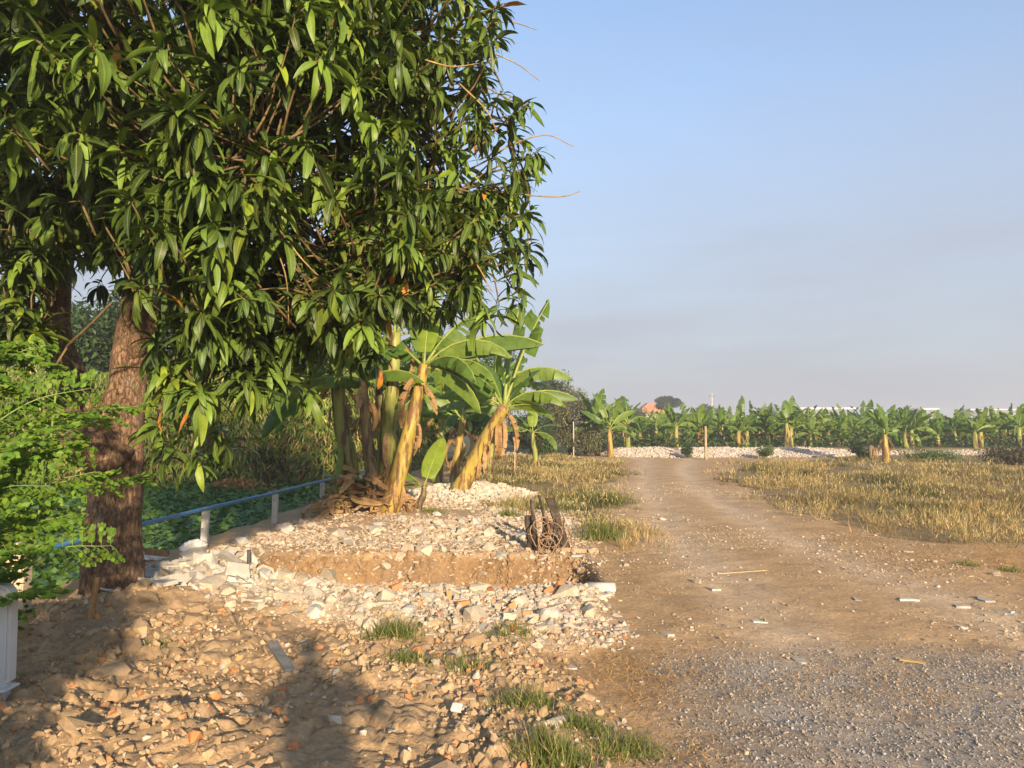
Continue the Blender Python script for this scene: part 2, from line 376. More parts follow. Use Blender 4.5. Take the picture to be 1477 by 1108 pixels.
def H(x, y):
    x = np.asarray(x, float); y = np.asarray(y, float)
    near = ss(40, 20, np.hypot(x, y))
    z = .035 * fbm(x * .5, y * .5, 3, 1) * near
    u, w = road_uv(x, y); rm = ss(-.05, .08, u) * ss(1.05, .92, u) * ss(33, 31, y)
    z = z * (1 - .6 * rm) - .035 * rm * (np.exp(-((u - .27) * w / .28) ** 2) + np.exp(-((u - .72) * w / .28) ** 2)) * (.6 + .4 * fbm(x * .4, y * .4, 2, 3)) + .008 * fbm(x * 6, y * 6, 3, 4) * near
    tm, yf, yn = trench_mask(x, y)
    cl = clay_mask(x, y); ch = chips_mask(x, y)
    wx, wy = x + .16 * fbm(x * 2.3, y * 2.3, 3, 21), y + .16 * fbm(x * 2.3 + 5, y * 2.3, 3, 22)
    f1, f2, idv = worley(wx * 3.4 + .6 * wy, wy * 3.9 - .5 * wx, 20)
    g1, g2, gid = worley(wx * 9.5 - 3 * wy, wy * 9.5 + 2 * wx, 24)
    crack = np.clip((f2 - f1) * 5, 0, 1); crk2 = np.clip((g2 - g1) * 4, 0, 1)
    big = fbm(x * .9, y * .9, 3, 25); rgh = np.clip(.5 + .9 * fbm(x * 1.6 + 3, y * 1.6, 2, 33), .1, 1.2); bil = np.abs(fbm(wx * 5, wy * 5, 4, 26))
    z = z + cl * (.06 + .09 * big + rgh * (.10 * bil + .05 * crack * (idv - .3) + .035 * crk2 * (gid - .2)) + .03 * (crack - 1) * .6 + .014 * fbm(x * 22, y * 22, 3, 34))
    z = z + ch * (.10 + .05 * big + .02 * fbm(x * 7, y * 7, 3, 27)) * (1 - tm)
    hp = np.exp(-(((x + 2.95) / .85) ** 2 + ((y - 7.55) / 1.0) ** 2)); z = z + .20 * hp * (1 - .6 * tm)
    z = z + .13 * np.exp(-(((x + 3.2) / .55) ** 2 + ((y - 6.15) / .55) ** 2)) + .10 * np.exp(-(((x + 2.75) / .35) ** 2 + ((y - 6.0) / .3) ** 2))
    fc = far_chips_mask(x, y); z = z + fc * (.05 + .015 * fbm(x * 5, y * 5, 3, 28))
    z = z + .10 * np.exp(-(((x + 2.2) / 1.0) ** 2 + ((y - 12.6) / .9) ** 2)) + .22 * np.exp(-(((x + .95) / .95) ** 2 + ((y - 16.2) / 1.3) ** 2))
    z = z - tm * (.46 + .08 * fbm(x * 4, y * 4, 3, 29)) + .03 * tm * fbm(x * 16, y * 16, 3, 30)
    z = z - .65 * canal_mask(x, y)
    z = z + .30 * bank_mask(x, y) + .12 * bank_mask(x, y) * fbm(x * .9, y * .9, 3, 31) * ss(37, 34, y)
    return z
SOIL = dict(road=(.44, .285, .145), rut=(.55, .40, .25), clay=(.40, .27, .148), dark=(.19, .145, .10), dust=(.44, .35, .25), earth=(.22, .13, .062),
            gravel=(.27, .24, .205), field=(.20, .145, .07), canal=(.045, .06, .02), far=(.10, .11, .05), straw=(.38, .25, .125))
def ground_col(x, y):
    def mixin(c, k, m): m = np.clip(m, 0, 1)[..., None]; return c * (1 - m) + np.array(SOIL[k]) * m
    n1 = fbm(x * 1.1, y * 1.1, 4, 50); n2 = fbm(x * 4, y * 4, 3, 51)
    c = np.broadcast_to(np.array(SOIL['road']), x.shape + (3,)).copy()
    u, w = road_uv(x, y); rm = ss(0, .1, u) * ss(1, .9, u)
    c = mixin(c, 'rut', rm * (np.exp(-((u - .27) * w / .38) ** 2) + np.exp(-((u - .70) * w / .38) ** 2)) * (.85 + .5 * n1))
    c = mixin(c, 'straw', ss(.05, .5, n1) * .5 * (1 - rm * .6))
    gm = grass_mask(x, y); c = mixin(c, 'field', gm * .9)
    fcm = far_chips_mask(x, y); c = mixin(c, 'dust', fcm * (.35 + .5 * n2)); c = mixin(c, 'clay', fcm * ss(-.3, .4, n1) * .75)
    cl = clay_mask(x, y); c = mixin(c, 'clay', cl); c = mixin(c, 'dark', cl * ss(.0, .55, -n1 + .3 * n2) * .55)
    ch = chips_mask(x, y); c = mixin(c, 'dust', ch * .85)
    tm, _, _ = trench_mask(x, y); c = mixin(c, 'earth', ss(.02, .2, tm) * (.85 + .3 * n2)); c = mixin(c, 'dark', tm * ss(.05, .5, fbm(x * 1.4 + 2, y * 1.2, 3, 65)) * .75); c = mixin(c, 'clay', tm * ss(.1, .5, -fbm(x * 1.4 + 2, y * 1.2, 3, 65)) * .7)
    g = gravel_mask(x, y); c = mixin(c, 'gravel', g * (.8 + .3 * n2)); c = mixin(c, 'straw', g * ss(.35, .7, n1 + .4 * n2) * .6)
    c = mixin(c, 'canal', canal_mask(x, y)); b = bank_mask(x, y); c = mixin(c, 'dust', b * ss(37.5, 35.5, y))
    c = mixin(c, 'far', ss(36, 38, y)); c = mixin(c, 'far', ss(24, 30, y) * ss(-2, -6, x))
    return c * (1 + .12 * n2)[..., None]
def axis(fine0, fine1, step, lo, hi, grow=1.12):
    a = list(np.arange(fine0, fine1, step)); s = step
    while a[-1] < hi: s *= grow; a.append(a[-1] + s)
    s = step; b = [a[0]]
    while b[-1] > lo: s *= grow; b.append(b[-1] - s)
    return np.array(b[:0:-1] + a)
gx = axis(-3.7, 4.6, .021, -4000, 4000, 1.05); gy = axis(3.0, 9.2, .021, -200, 6000, 1.022)
GX, GY = np.meshgrid(gx, gy)
GZ = H(GX.ravel(), GY.ravel()); gc = ground_col(GX.ravel(), GY.ravel())
ny, nx = GX.shape; ii = (np.arange(ny - 1)[:, None] * nx + np.arange(nx - 1)[None]).ravel()
gf = np.stack([ii, ii + 1, ii + nx + 1, ii + nx], -1)
m_gr, nt, p, _ = mat_new('ground_soil')
c = N(nt, 'ShaderNodeVertexColor', layer_name='Col').outputs[0]
n1 = noise(nt, 2.2, 8, .65); n2 = noise(nt, 28, 6, .7); n3 = noise(nt, 160, 3, .6)
c = mixc(nt, .8, c, ramp(nt, n1.outputs['Fac'], [(.3, grey(.72)), (.7, grey(1.25))]), 'MULTIPLY')
c = mixc(nt, .8, c, ramp(nt, n2.outputs['Fac'], [(.28, grey(.55)), (.55, grey(1.0)), (.75, grey(1.4))]), 'MULTIPLY')
# pale grit lying in the soil
vr = N(nt, 'ShaderNodeTexVoronoi'); vr.inputs['Scale'].default_value = 42; gg = N(nt, 'ShaderNodeNewGeometry'); nt.links.new(gg.outputs['Position'], vr.inputs['Vector'])
sp = ramp(nt, vr.outputs['Distance'], [(.10, grey(1)), (.22, grey(0))]); ng = noise(nt, 5, 3)
gm_ = N(nt, 'ShaderNodeMath', operation='MULTIPLY'); nt.links.new(sp, gm_.inputs[0]); nt.links.new(ramp(nt, ng.outputs['Fac'], [(.45, grey(0)), (.65, grey(.55))]), gm_.inputs[1])
c = mixc(nt, gm_.outputs[0], c, (.50, .42, .33))
nt.links.new(c, p.inputs['Base Color']); p.inputs['Roughness'].default_value = .95; p.inputs['Specular IOR Level'].default_value = .15
ad = N(nt, 'ShaderNodeMath', operation='MULTIPLY_ADD'); ad.inputs[1].default_value = .35; nt.links.new(n3.outputs['Fac'], ad.inputs[0]); nt.links.new(n2.outputs['Fac'], ad.inputs[2])
bump(nt, p, ad.outputs[0], .7, .02)
ground = link('ground', mesh('ground', np.stack([GX.ravel(), GY.ravel(), GZ], -1), gf, (m_gr,), True, gc))
tag(ground, 'bare brown earth with a dirt track, a dug trench and a gravelled corner', None, None, 'structure')

# ------------------------------------------------------------------ stones
def stone_shape(seed, flat=1.0, n=11, boxy=.5):
    r = np.random.default_rng(seed); bm = bmesh.new()
    for k in range(n):
        d = nrm(r.normal(size=3)); q = d / np.max(np.abs(d)) * boxy + d * (1 - boxy)
        bm.verts.new(Vector(q * r.uniform(.75, 1.05) * (.5, .5 * r.uniform(.75, 1), .5 * flat)))
    bmesh.ops.convex_hull(bm, input=list(bm.verts)); bmesh.ops.triangulate(bm, faces=list(bm.faces))
    loose = [v for v in bm.verts if not v.link_faces]; bmesh.ops.delete(bm, geom=loose, context='VERTS')
    bm.verts.index_update(); v = np.array([tuple(q.co) for q in bm.verts]); f = np.array([[q.index for q in a.verts] for a in bm.faces]); bm.free()
    return v, f
def slab_shape(seed, th=.16, k=5):
    r = np.random.default_rng(seed); a = np.sort(r.uniform(0, 2 * np.pi, k) * .35 + np.arange(k) / k * 2 * np.pi)
    rad = r.uniform(.36, .55, k); x, y = np.cos(a) * rad, np.sin(a) * rad * r.uniform(.55, .95)
    bm = bmesh.new()
    for s, zz in ((1, th / 2), (-1, -th / 2)):
        for i in range(k): bm.verts.new((x[i] * (1 + r.uniform(-.06, .06)), y[i] * (1 + r.uniform(-.06, .06)), zz * r.uniform(.7, 1.15)))
    bmesh.ops.convex_hull(bm, input=list(bm.verts)); bmesh.ops.triangulate(bm, faces=list(bm.faces))
    loose = [v for v in bm.verts if not v.link_faces]; bmesh.ops.delete(bm, geom=loose, context='VERTS')
    bm.verts.index_update(); v = np.array([tuple(q.co) for q in bm.verts]); f = np.array([[q.index for q in b.verts] for b in bm.faces]); bm.free()
    return v, f
CHUNK = [stone_shape(s, .7, 17, .55) for s in range(8)]
CLOD = [stone_shape(50 + s, .62, 26, .35) for s in range(6)]
SLAB = [slab_shape(100 + s, .11 + .035 * (s % 3), 4 + s % 3) for s in range(9)]
PEB = [stone_shape(200 + s, .7, 8, .3) for s in range(5)]
BRICK = [slab_shape(300 + s, .42, 4 + s % 2) for s in range(5)]
m_pale = mat_stone('pale_concrete', (.33, .28, .205), (.49, .43, .335))
m_greyc = mat_stone('grey_concrete', (.33, .31, .27), (.50, .47, .42), dirt=(.22, .18, .13))
m_clod = mat_stone('dried_clay', (.28, .19, .105), (.42, .295, .17), dirt=(.20, .145, .09))
m_brick = mat_stone('broken_brick', (.42, .15, .055), (.52, .25, .10), dirt=(.34, .22, .13), dirt_amt=.35)
m_rattr = mat_stone('rubble_mix', attr=True, dirt_amt=.3)
m_grav = mat_stone('crushed_gravel', attr=True, dirt=(.2, .17, .13), dirt_amt=.3)
SH = {}
def shp(kind, i, m):
    key = (kind, i, m.name)
    if key not in SH: v, f = {'chunk': CHUNK, 'clod': CLOD, 'slab': SLAB, 'brick': BRICK, 'pebble': PEB}[kind][i]; SH[key] = mesh(kind, v, f, (m,))
    return SH[key]
def sample(maskf, box, n, r, power=1.0):
    out = []
    tot = 0
    while tot < n:
        x = r.uniform(box[0], box[1], n * 3); y = r.uniform(box[2], box[3], n * 3)
        k = r.uniform(size=n * 3) < np.clip(maskf(x, y), 0, 1) ** power
        out.append(np.stack([x[k], y[k]], -1)); tot += k.sum()
        if tot == 0: break
    return np.concatenate(out)[:n]
def place_stones(parent, name, kinds, mats, xy, size, tilt, sink, r, flatten=None):
    """individual pieces as parts of PARENT"""
    m3 = rot_rand(len(xy), tilt, r); z = H(xy[:, 0], xy[:, 1]); pl = np.array(parent.location)
    for i in range(len(xy)):
        kd = kinds[r.integers(len(kinds))]; L_ = {'chunk': CHUNK, 'clod': CLOD, 'slab': SLAB, 'brick': BRICK, 'pebble': PEB}[kd]
        mt = mats[r.integers(len(mats))]; s = size[i]
        link(name, shp(kd, int(r.integers(len(L_))), mt), parent, np.array([xy[i, 0], xy[i, 1], z[i] + s * sink]) - pl, m3[i] * s)
def stuff_stones(name, parent, shapes, xy, size, tilt, sink, cols, mat, r, z=None):
    m3 = rot_rand(len(xy), tilt, r) * size[:, None, None]; z = H(xy[:, 0], xy[:, 1]) if z is None else z
    loc = np.stack([xy[:, 0], xy[:, 1], z + size * sink], -1) - (np.array(parent.location) if parent else 0)
    k = r.integers(len(shapes), size=len(xy)); parts = []
    for j, (v, f) in enumerate(shapes):
        q = k == j
        if q.any(): parts.append(scatter(v, f, m3[q], loc[q], cols[q]))
    v, f, c, _ = cat_parts(parts)
    return tag(link(name, mesh(name, v, f, (mat,), False, c), parent), kind='stuff')
def lerp_cols(r, n, a, b, *more):
    t = r.uniform(size=(n, 1)); c = np.array(a) * (1 - t) + np.array(b) * t
    for p_, col in more: q = r.uniform(size=n) < p_; c[q] = np.array(col) * r.uniform(.8, 1.15, (q.sum(), 1))
    return c
def psize(r, n, lo, hi, a=1.6): u = r.uniform(size=n); return (lo ** -a + u * (hi ** -a - lo ** -a)) ** (-1 / a)

# the white broken concrete in front of the trench
r = np.random.default_rng(21)
heap = thing('rubble_heap', 'spread of pale broken concrete lumps along the edge of the dug trench', 'rubble', (-.6, 6.3, 0))
bx = (-2.7, 1.1, 5.2, 7.2)
place_stones(heap, 'concrete_lump', ['slab', 'slab', 'chunk', 'chunk'], [m_pale, m_pale, m_pale, m_greyc], sample(chips_mask, bx, 262, r), psize(r, 262, .08, .26, 2.0), .35, .04, r)
place_stones(heap, 'broken_brick', ['brick'], [m_brick], sample(chips_mask, bx, 16, r), r.uniform(.07, .15, 16), .5, .15, r)
n = 8000; stuff_stones('small_rubble', heap, CHUNK[:4] + SLAB[:4], sample(chips_mask, bx, n, r), psize(r, n, .02, .09), .5, .06, lerp_cols(r, n, (.33, .27, .195), (.48, .415, .325), (.04, (.42, .17, .07)), (.10, (.30, .28, .25))), m_rattr, r)
# grey slabs heaped beside the mango trunk
def heap_mask(x, y): return np.clip(1.5 * np.exp(-(((x + 2.85) / .75) ** 2 + ((y - 7.4) / .95) ** 2)) - .12, 0, 1) * ss(fence_x(y) + .05, fence_x(y) + .4, x)
heap2 = thing('rubble_heap', 'grey heap of flat broken slabs beside the mango trunk and fence post', 'rubble', (-2.9, 7.5, 0))
bx2 = (-4.1, -1.9, 6.0, 9.6)
place_stones(heap2, 'broken_slab', ['slab', 'slab', 'slab', 'chunk'], [m_greyc, m_greyc, m_pale], sample(heap_mask, bx2, 230, r), psize(r, 230, .12, .34), .6, .14, r)
n = 1400; stuff_stones('small_rubble', heap2, CHUNK[:4] + SLAB[:4], sample(heap_mask, bx2, n, r), psize(r, n, .03, .12), .6, .2, lerp_cols(r, n, (.30, .27, .23), (.48, .44, .38)), m_rattr, r)
# clay clods and brick bits in the foreground
clods = thing('clay_mound', 'churned clay clods and brick bits in front of the mango tree', 'clods', (-1.6, 4.5, 0))
bx3 = (-4.2, .6, 2.6, 6.4)
def clod_mask(x, y): return clay_mask(x, y) * np.clip(.45 + .7 * fbm(x * 1.3, y * 1.3, 3, 55), 0.05, 1)
place_stones(clods, 'clay_clod', ['clod'], [m_clod], sample(clod_mask, bx3, 190, r), psize(r, 190, .08, .24), .4, -.06, r)
place_stones(clods, 'broken_brick', ['brick', 'chunk'], [m_brick], sample(clay_mask, bx3, 46, r), psize(r, 46, .05, .14), .6, .06, r)
place_stones(clods, 'concrete_lump', ['chunk', 'slab'], [m_greyc, m_pale], sample(clay_mask, bx3, 50, r), psize(r, 50, .05, .15), .5, .03, r)
n = 7500; stuff_stones('small_clods', clods, CLOD[:3] + PEB[:2], sample(clod_mask, bx3, n, r), psize(r, n, .018, .08), None, .08, lerp_cols(r, n, (.26, .18, .10), (.42, .30, .175), (.05, (.44, .19, .08)), (.05, (.44, .39, .32))), m_rattr, r)
# clods fallen from the trench wall
def fall_mask(x, y): tm_, yf_, yn_ = trench_mask(x, y); return ss(.05, .4, tm_) * ss(yf_ - 1.0, yf_ - .2, y) + .5 * np.exp(-((y - yf_ - .1) / .12) ** 2) * ss(-2.9, -2.4, x) * ss(.95, .6, x)
n = 1500; stuff_stones('fallen_clods', ground, CLOD[:3], sample(fall_mask, (-3, 1, 7.2, 9.6), n, r), psize(r, n, .025, .13), None, .02, lerp_cols(r, n, (.21, .125, .06), (.33, .22, .12), (.06, (.44, .38, .30))), m_rattr, r)
# chips around the banana clump
spread = thing('rubble_spread', 'thin spread of pale rubble chips around the banana clump', 'rubble', (-1.2, 11, 0))
bx4 = (-3.9, 1.6, 8.2, 16)
def fcm2(x, y): return far_chips_mask(x, y) * np.clip(.42 + 1.2 * fbm(x * .8, y * .8, 3, 56), .04, 1) * (.35 + .65 * ss(8.8, 10.5, y))
place_stones(spread, 'rubble_chip', ['slab', 'chunk'], [m_pale, m_pale, m_greyc], sample(fcm2, bx4, 240, r), psize(r, 240, .10, .26), .35, .1, r)
n = 16000; stuff_stones('small_rubble', spread, PEB + SLAB[:3], sample(fcm2, bx4, n, r), psize(r, n, .025, .11), .5, .12, lerp_cols(r, n, (.32, .25, .17), (.49, .415, .32), (.05, (.34, .18, .09))), m_rattr, r)
def mound_mask(x, y): return np.clip(1.4 * np.exp(-(((x + .95) / 1.05) ** 2 + ((y - 16.2) / 1.5) ** 2)) - .15, 0, 1)
mound = thing('rubble_mound', 'low mound of white crushed rubble at the foot of the leaning banana', 'rubble', (-.95, 16.2, 0))
place_stones(mound, 'rubble_chip', ['slab', 'chunk'], [m_pale], sample(mound_mask, (-3, 1, 13.5, 19), 90, r), psize(r, 90, .14, .32), .5, .1, r)
n = 5000; stuff_stones('small_rubble', mound, PEB + CHUNK[:3], sample(mound_mask, (-3, 1, 13.5, 19), n, r), psize(r, n, .04, .16), None, .15, lerp_cols(r, n, (.40, .34, .26), (.60, .53, .43)), m_rattr, r)
# the long white bank across the end of the track
def bankm(x, y): return ss(.02, .2, bank_mask(x, y)) * ss(36.6, 35.2, y) * ss(.9, .2, np.exp(-((x - 7.7) / .35) ** 2))
n = 24000; o = stuff_stones('rubble_bank', None, CHUNK[:5] + SLAB[:3], sample(bankm, (4, 34, 32, 37), n, r), psize(r, n, .05, .22), None, .05, lerp_cols(r, n, (.34, .29, .23), (.50, .44, .37)), m_rattr, r)
tag(o, 'long low bank of white rubble across the end of the dirt track', 'rubble')
# gravel corner, and loose bits on the track
n = 42000; xy = sample(gravel_mask, (.3, 6.5, 1.8, 6.2), n, r)
o = stuff_stones('gravel', None, PEB, xy, psize(r, n, .008, .028, 1.3), None, .12, lerp_cols(r, n, (.20, .185, .165), (.34, .315, .285), (.05, (.42, .39, .35)), (.12, (.30, .21, .13))), m_grav, r)
tag(o, 'grey crushed stone covering the near end of the track', 'gravel')
def roadm(x, y): u, w = road_uv(x, y); return ((u > -.1) & (u < 1.15)) * np.clip(.25 + .9 * fbm(x * .7, y * .7, 3, 57), .03, 1) * (1 - .7 * gravel_mask(x, y))
place_stones(ground, 'loose_stone', ['slab', 'chunk'], [m_pale, m_greyc], sample(roadm, (.3, 6.5, 4.2, 13), 40, r), psize(r, 40, .05, .13), .12, .03, r)
for px, py, s in ((1024, 845, .16), (1305, 864, .20), (1232, 862, .13), (1090, 890, .15), (1148, 946, .13), (868, 925, .15), (820, 957, .14), (1410, 862, .2), (1440, 880, .16), (1380, 870, .18), (1300, 817, .1), (960, 910, .12)):
    x, y = G(px, py); place_stones(ground, 'loose_stone', ['slab'], [m_greyc], np.array([[x, y]]), [s], .06, .015, r)
n = 9000; stuff_stones('road_grit', ground, PEB, sample(roadm, (.0, 6.5, 3.0, 20), n, r), psize(r, n, .010, .05), .6, .15, lerp_cols(r, n, (.26, .19, .13), (.52, .45, .36)), m_rattr, r)

# ------------------------------------------------------------------ leaf shapes (along +y, upper side +z, droop toward -z)
def leaf_shape(nseg, W, droop, fold=.25, wave=.0, phase=0., sharp=1.0):
    t = np.linspace(0, 1, nseg + 1); th = droop * t ** 1.2
    dt = 1 / nseg; cy = np.r_[0, np.cumsum(np.cos((th[1:] + th[:-1]) / 2)) * dt]; cz = -np.r_[0, np.cumsum(np.sin((th[1:] + th[:-1]) / 2)) * dt]
    w = W / 2 * np.sin(np.pi * np.clip(t, 0, 1) ** .85) ** .75; w[0] = W * .03; w[-1] = W * .015
    nz, nyv = np.cos(th), np.sin(th); V, UV = [], []
    for i in range(nseg + 1):
        for sgn, u in ((-1, 0.), (0, .5), (1, 1.)):
            up = fold * w[i] * abs(sgn) + wave * W * math.sin(phase + t[i] * 11 + sgn) * abs(sgn)
            V.append((sgn * w[i], cy[i] + nyv[i] * up, cz[i] + nz[i] * up)); UV.append((u, t[i]))
    F = []
    for i in range(nseg):
        for k in (0, 1): a = i * 3 + k; F.append((a, a + 1, a + 4, a + 3))
    return np.array(V), np.array(F), np.array(UV)
MANGO = [leaf_shape(7, .17 + .03 * (k % 3), .5 + .5 * (k % 4), .20 + .12 * (k % 2), .06, k * 1.3) for k in range(6)]
m_mango = mat_leaf('mango_leaf', True, trans=.14, rough=.48, veins=.6, veinc=(.24, .26, .06), spec=.3)
def leaves_mesh(name, shapes, idx, m3, loc, cols, mats):
    parts = [scatter(v, f, m3[idx == k], loc[idx == k], cols[idx == k], uv) for k, (v, f, uv) in enumerate(shapes) if (idx == k).any()]
    v, f, c, u = cat_parts(parts); return mesh(name, v, f, mats, True, c, u)
def rosettes(r, cen, axis_, k, lmin, lmax, spread=(-.25, 1.1)):
    """tufts of leaves round twig ends: returns per-leaf dir, base, length, rosette id"""
    n = len(cen); kk = r.integers(k[0], k[1] + 1, n); rid = np.repeat(np.arange(n), kk)
    j = np.concatenate([np.arange(q) for q in kk]); fr = (j + .5) / kk[rid]
    az = j * 2.39996 + np.repeat(r.uniform(0, 6.28, n), kk); el = spread[1] * (1 - fr) + spread[0] * fr + r.normal(0, .34, len(j))
    a = nrm(axis_); s = nrm(np.cross(a, nrm(r.normal(size=(n, 3))))); b = np.cross(a, s)
    d = (np.cos(el) * np.cos(az))[:, None] * s[rid] + (np.cos(el) * np.sin(az))[:, None] * b[rid] + np.sin(el)[:, None] * a[rid]
    d[:, 2] -= .38 * np.maximum(.2, 1 - fr * .2); d = nrm(d)
    base = cen[rid] - a[rid] * (fr * .09)[:, None]
    return d, base, r.uniform(lmin, lmax, len(j)) * (.75 + .35 * fr), rid

# ------------------------------------------------------------------ mango tree
m_bark = mat_bark('mango_bark', (.225, .14, .085), (.34, .225, .14), 26, .3, .03, cracks=30)
m_twig = mat_bark('mango_twig', (.13, .09, .04), (.22, .16, .07), 14, .6, .004); m_stalk = mat_bark('mango_stalk', (.26, .18, .07), (.38, .27, .11), 14, .6, .004)
TB = np.array([-3.42, 6.5, 0.0]); TB[2] = float(H(TB[0], TB[1])) - .12
mango = thing('mango_tree', 'big mango tree with a thick forked trunk and drooping dark green leaves', 'tree', tuple(TB))
def loc_pts(P, root): return [tuple(np.array(tuple(q)) - np.array(root)) for q in P]
tp = [at(160, 905, 6.5), at(165, 868, 6.5), at(170, 800, 6.5), at(170, 720, 6.5), at(166, 650, 6.5), at(172, 610, 6.55), at(182, 560, 6.6), at(186, 515, 6.65), at(192, 470, 6.75), at(200, 400, 6.9), at(215, 310, 7.1), at(245, 200, 7.2), at(290, 90, 7.3), at(330, -40, 7.4)]
tr = [.44, .265, .24, .235, .225, .195, .145, .15, .135, .125, .115, .10, .08, .04]
q = spline(tp, 120); rr = np.interp(np.linspace(0, 1, 120), np.linspace(0, 1, len(tr)), tr)
link('trunk', tube_mesh('trunk', loc_pts(q, TB), rr, m_bark, 40, .24, 3), mango)
def limb(P, r0, r1, name='limb', n=10, rough=.15, seed=1, mat=None, k=26):
    q = spline(P, k); link(name, tube_mesh(name, loc_pts(q, TB), np.linspace(r0, r1, k), mat or m_bark, n, rough, seed), mango)
limb([at(172, 690, 6.6), at(145, 640, 6.75), at(108, 560, 6.9), at(84, 500, 7.0), at(78, 420, 7.05), at(92, 300, 7.1), at(105, 180, 7.3), at(120, 40, 7.5), at(110, -120, 7.6)], .17, .05, seed=4, n=14)
limb([at(165, 670, 6.4), at(132, 636, 6.28), at(122, 622, 6.22)], .22, .16, 'limb_stub', 14, .25, 5, k=8)
limb([at(186, 520, 6.62), at(240, 430, 6.4), at(330, 390, 6.2), at(430, 360, 5.8), at(520, 350, 5.6), at(600, 320, 5.4), at(680, 260, 5.4)], .085, .02, seed=6)
limb([at(205, 390, 6.9), at(300, 300, 6.6), at(420, 230, 6.0), at(560, 180, 5.6), at(680, 120, 5.5)], .085, .018, seed=7)
limb([at(215, 310, 7.1), at(270, 200, 6.3), at(330, 110, 5.6), at(380, 40, 5.0)], .07, .015, seed=8)
limb([at(200, 400, 6.9), at(210, 330, 6.1), at(230, 260, 5.2), at(250, 210, 4.6)], .06, .012, seed=9)
limb([at(192, 470, 6.7), at(260, 440, 6.0), at(330, 440, 5.4), at(400, 440, 5.2)], .05, .012, seed=10)
limb([at(85, 470, 6.8), at(40, 400, 6.6), at(-40, 330, 6.2), at(-140, 280, 5.8)], .07, .015, seed=11)
limb([at(90, 520, 6.3), at(95, 500, 5.7), at(125, 470, 5.5), at(157, 436, 5.4)], .016, .008, 'branch', 7, .1, 12, m_twig)
limb([at(95, 500, 5.7), at(80, 525, 5.65)], .010, .007, 'branch', 6, .1, 13, m_twig, 5)
limb([at(520, 350, 5.6), at(560, 330, 5.6), at(600, 280, 5.6)], .05, .02, 'branch', 8, .1, 14, m_bark, 10)
# crown: shells of leaf tufts at the twig ends
r = np.random.default_rng(5)
ELL = [((-1.22, 5.4, 4.25), (1.20, 1.25, 1.9), 520), ((-1.06, 5.2, 2.95), (1.12, .95, .74), 260), ((-1.94, 5.2, 4.0), (1.5, 1.4, 1.7), 420), ((-3.4, 5.6, 5.0), (2.0, 2.1, 2.1), 420),
       ((-5.2, 7.2, 5.2), (2.4, 2.6, 2.2), 420), ((-2.15, 5.0, 2.75), (1.05, .95, .72), 190), ((-1.2, 5.0, 2.62), (.78, .65, .55), 110), ((-4.3, 5.4, 3.5), (.95, .9, .8), 70), ((-3.4, 7.4, 6.3), (2.4, 2.2, 1.9), 300),
       ((-3.7, 8.0, 4.3), (1.8, 1.3, 1.4), 220), ((-1.55, 4.35, 3.55), (.75, .6, .75), 80), ((-1.6, 5.2, 5.6), (1.5, 1.4, 1.2), 260), ((-.55, 5.5, 3.75), (.72, .8, .8), 200), ((-2.9, 2.9, 5.15), (1.15, 1.1, 1.0), 190), ((-4.6, 6.6, 3.9), (1.2, .8, 1.3), 150), ((-2.0, 5.6, 4.0), (1.2, .9, 1.4), 220), ((-3.6, 6.3, 4.8), (1.6, 1.0, 1.6), 220)]  # the overhead lobe nearest the viewer is unseen, added to shade the crown's left
cen, axs = [], []
for (c0, rad, n) in ELL:
    d = nrm(r.normal(size=(n, 3))); s = np.where(r.uniform(size=n) < .72, r.uniform(.82, 1.06, n), r.uniform(.35, .8, n))
    lump = 1 + .16 * fbm(d[:, 0] * 2.2 + c0[0] + d[:, 2], d[:, 1] * 2.2 + c0[2], 3, 80)
    pc = np.array(c0) + d * np.array(rad) * (s * lump)[:, None]
    kp = r.uniform(size=n) < np.clip(.74 + 1.6 * fbm(pc[:, 0] * 1.25 + pc[:, 1] * .6, pc[:, 2] * 1.25 - pc[:, 1] * .5, 2, 85), .22, 1)
    cen.append(pc[kp]); axs.append(nrm(d + np.array([0, 0, .35]))[kp])
cen, axs = np.concatenate(cen), np.concatenate(axs)
# low sprigs hanging beside the trunk
low = [(250, 640, 5.6), (285, 655, 5.6), (235, 655, 5.8), (310, 615, 5.5), (325, 640, 5.6), (300, 560, 5.4), (350, 560, 5.3), (255, 555, 5.3), (215, 530, 5.3), (415, 545, 5.4), (445, 560, 5.6), (330, 530, 5.2), (390, 520, 5.3), (440, 520, 5.6), (540, 500, 5.4), (230, 610, 5.7), (300, 650, 5.9),
       (735, 402, 5.2), (750, 425, 5.2), (720, 440, 5.2), (745, 380, 5.2), (762, 352, 5.3), (700, 450, 5.2), (765, 300, 5.3), (752, 250, 5.3), (758, 210, 5.3), (738, 170, 5.4), (735, 330, 5.2), (725, 120, 5.4), (70, 300, 6.3), (95, 330, 6.3), (85, 370, 6.3), (60, 330, 6.2), (100, 280, 6.3), (75, 430, 6.3), (90, 410, 6.4), (55, 380, 6.2), (80, 345, 6.2), (68, 470, 6.3), (30, 345, 5.5), (48, 362, 5.5), (20, 400, 5.5), (58, 408, 5.5), (25, 440, 5.5), (66, 446, 5.5), (10, 475, 5.5), (45, 470, 5.5), (500, 470, 5.4), (460, 490, 5.4), (560, 470, 5.4), (520, 510, 5.4), (480, 450, 5.4)]
rl = np.random.default_rng(91)
low += [(rl.uniform(0, 92), rl.uniform(325, 500), rl.uniform(5.4, 5.9)) for _ in range(26)]
low += [(px_, 445 + 150 * rl.uniform() ** 1.6 * (1 - .45 * (px_ - 215) / 255), rl.uniform(5.0, 5.7)) for px_ in rl.uniform(215, 470, 44)]
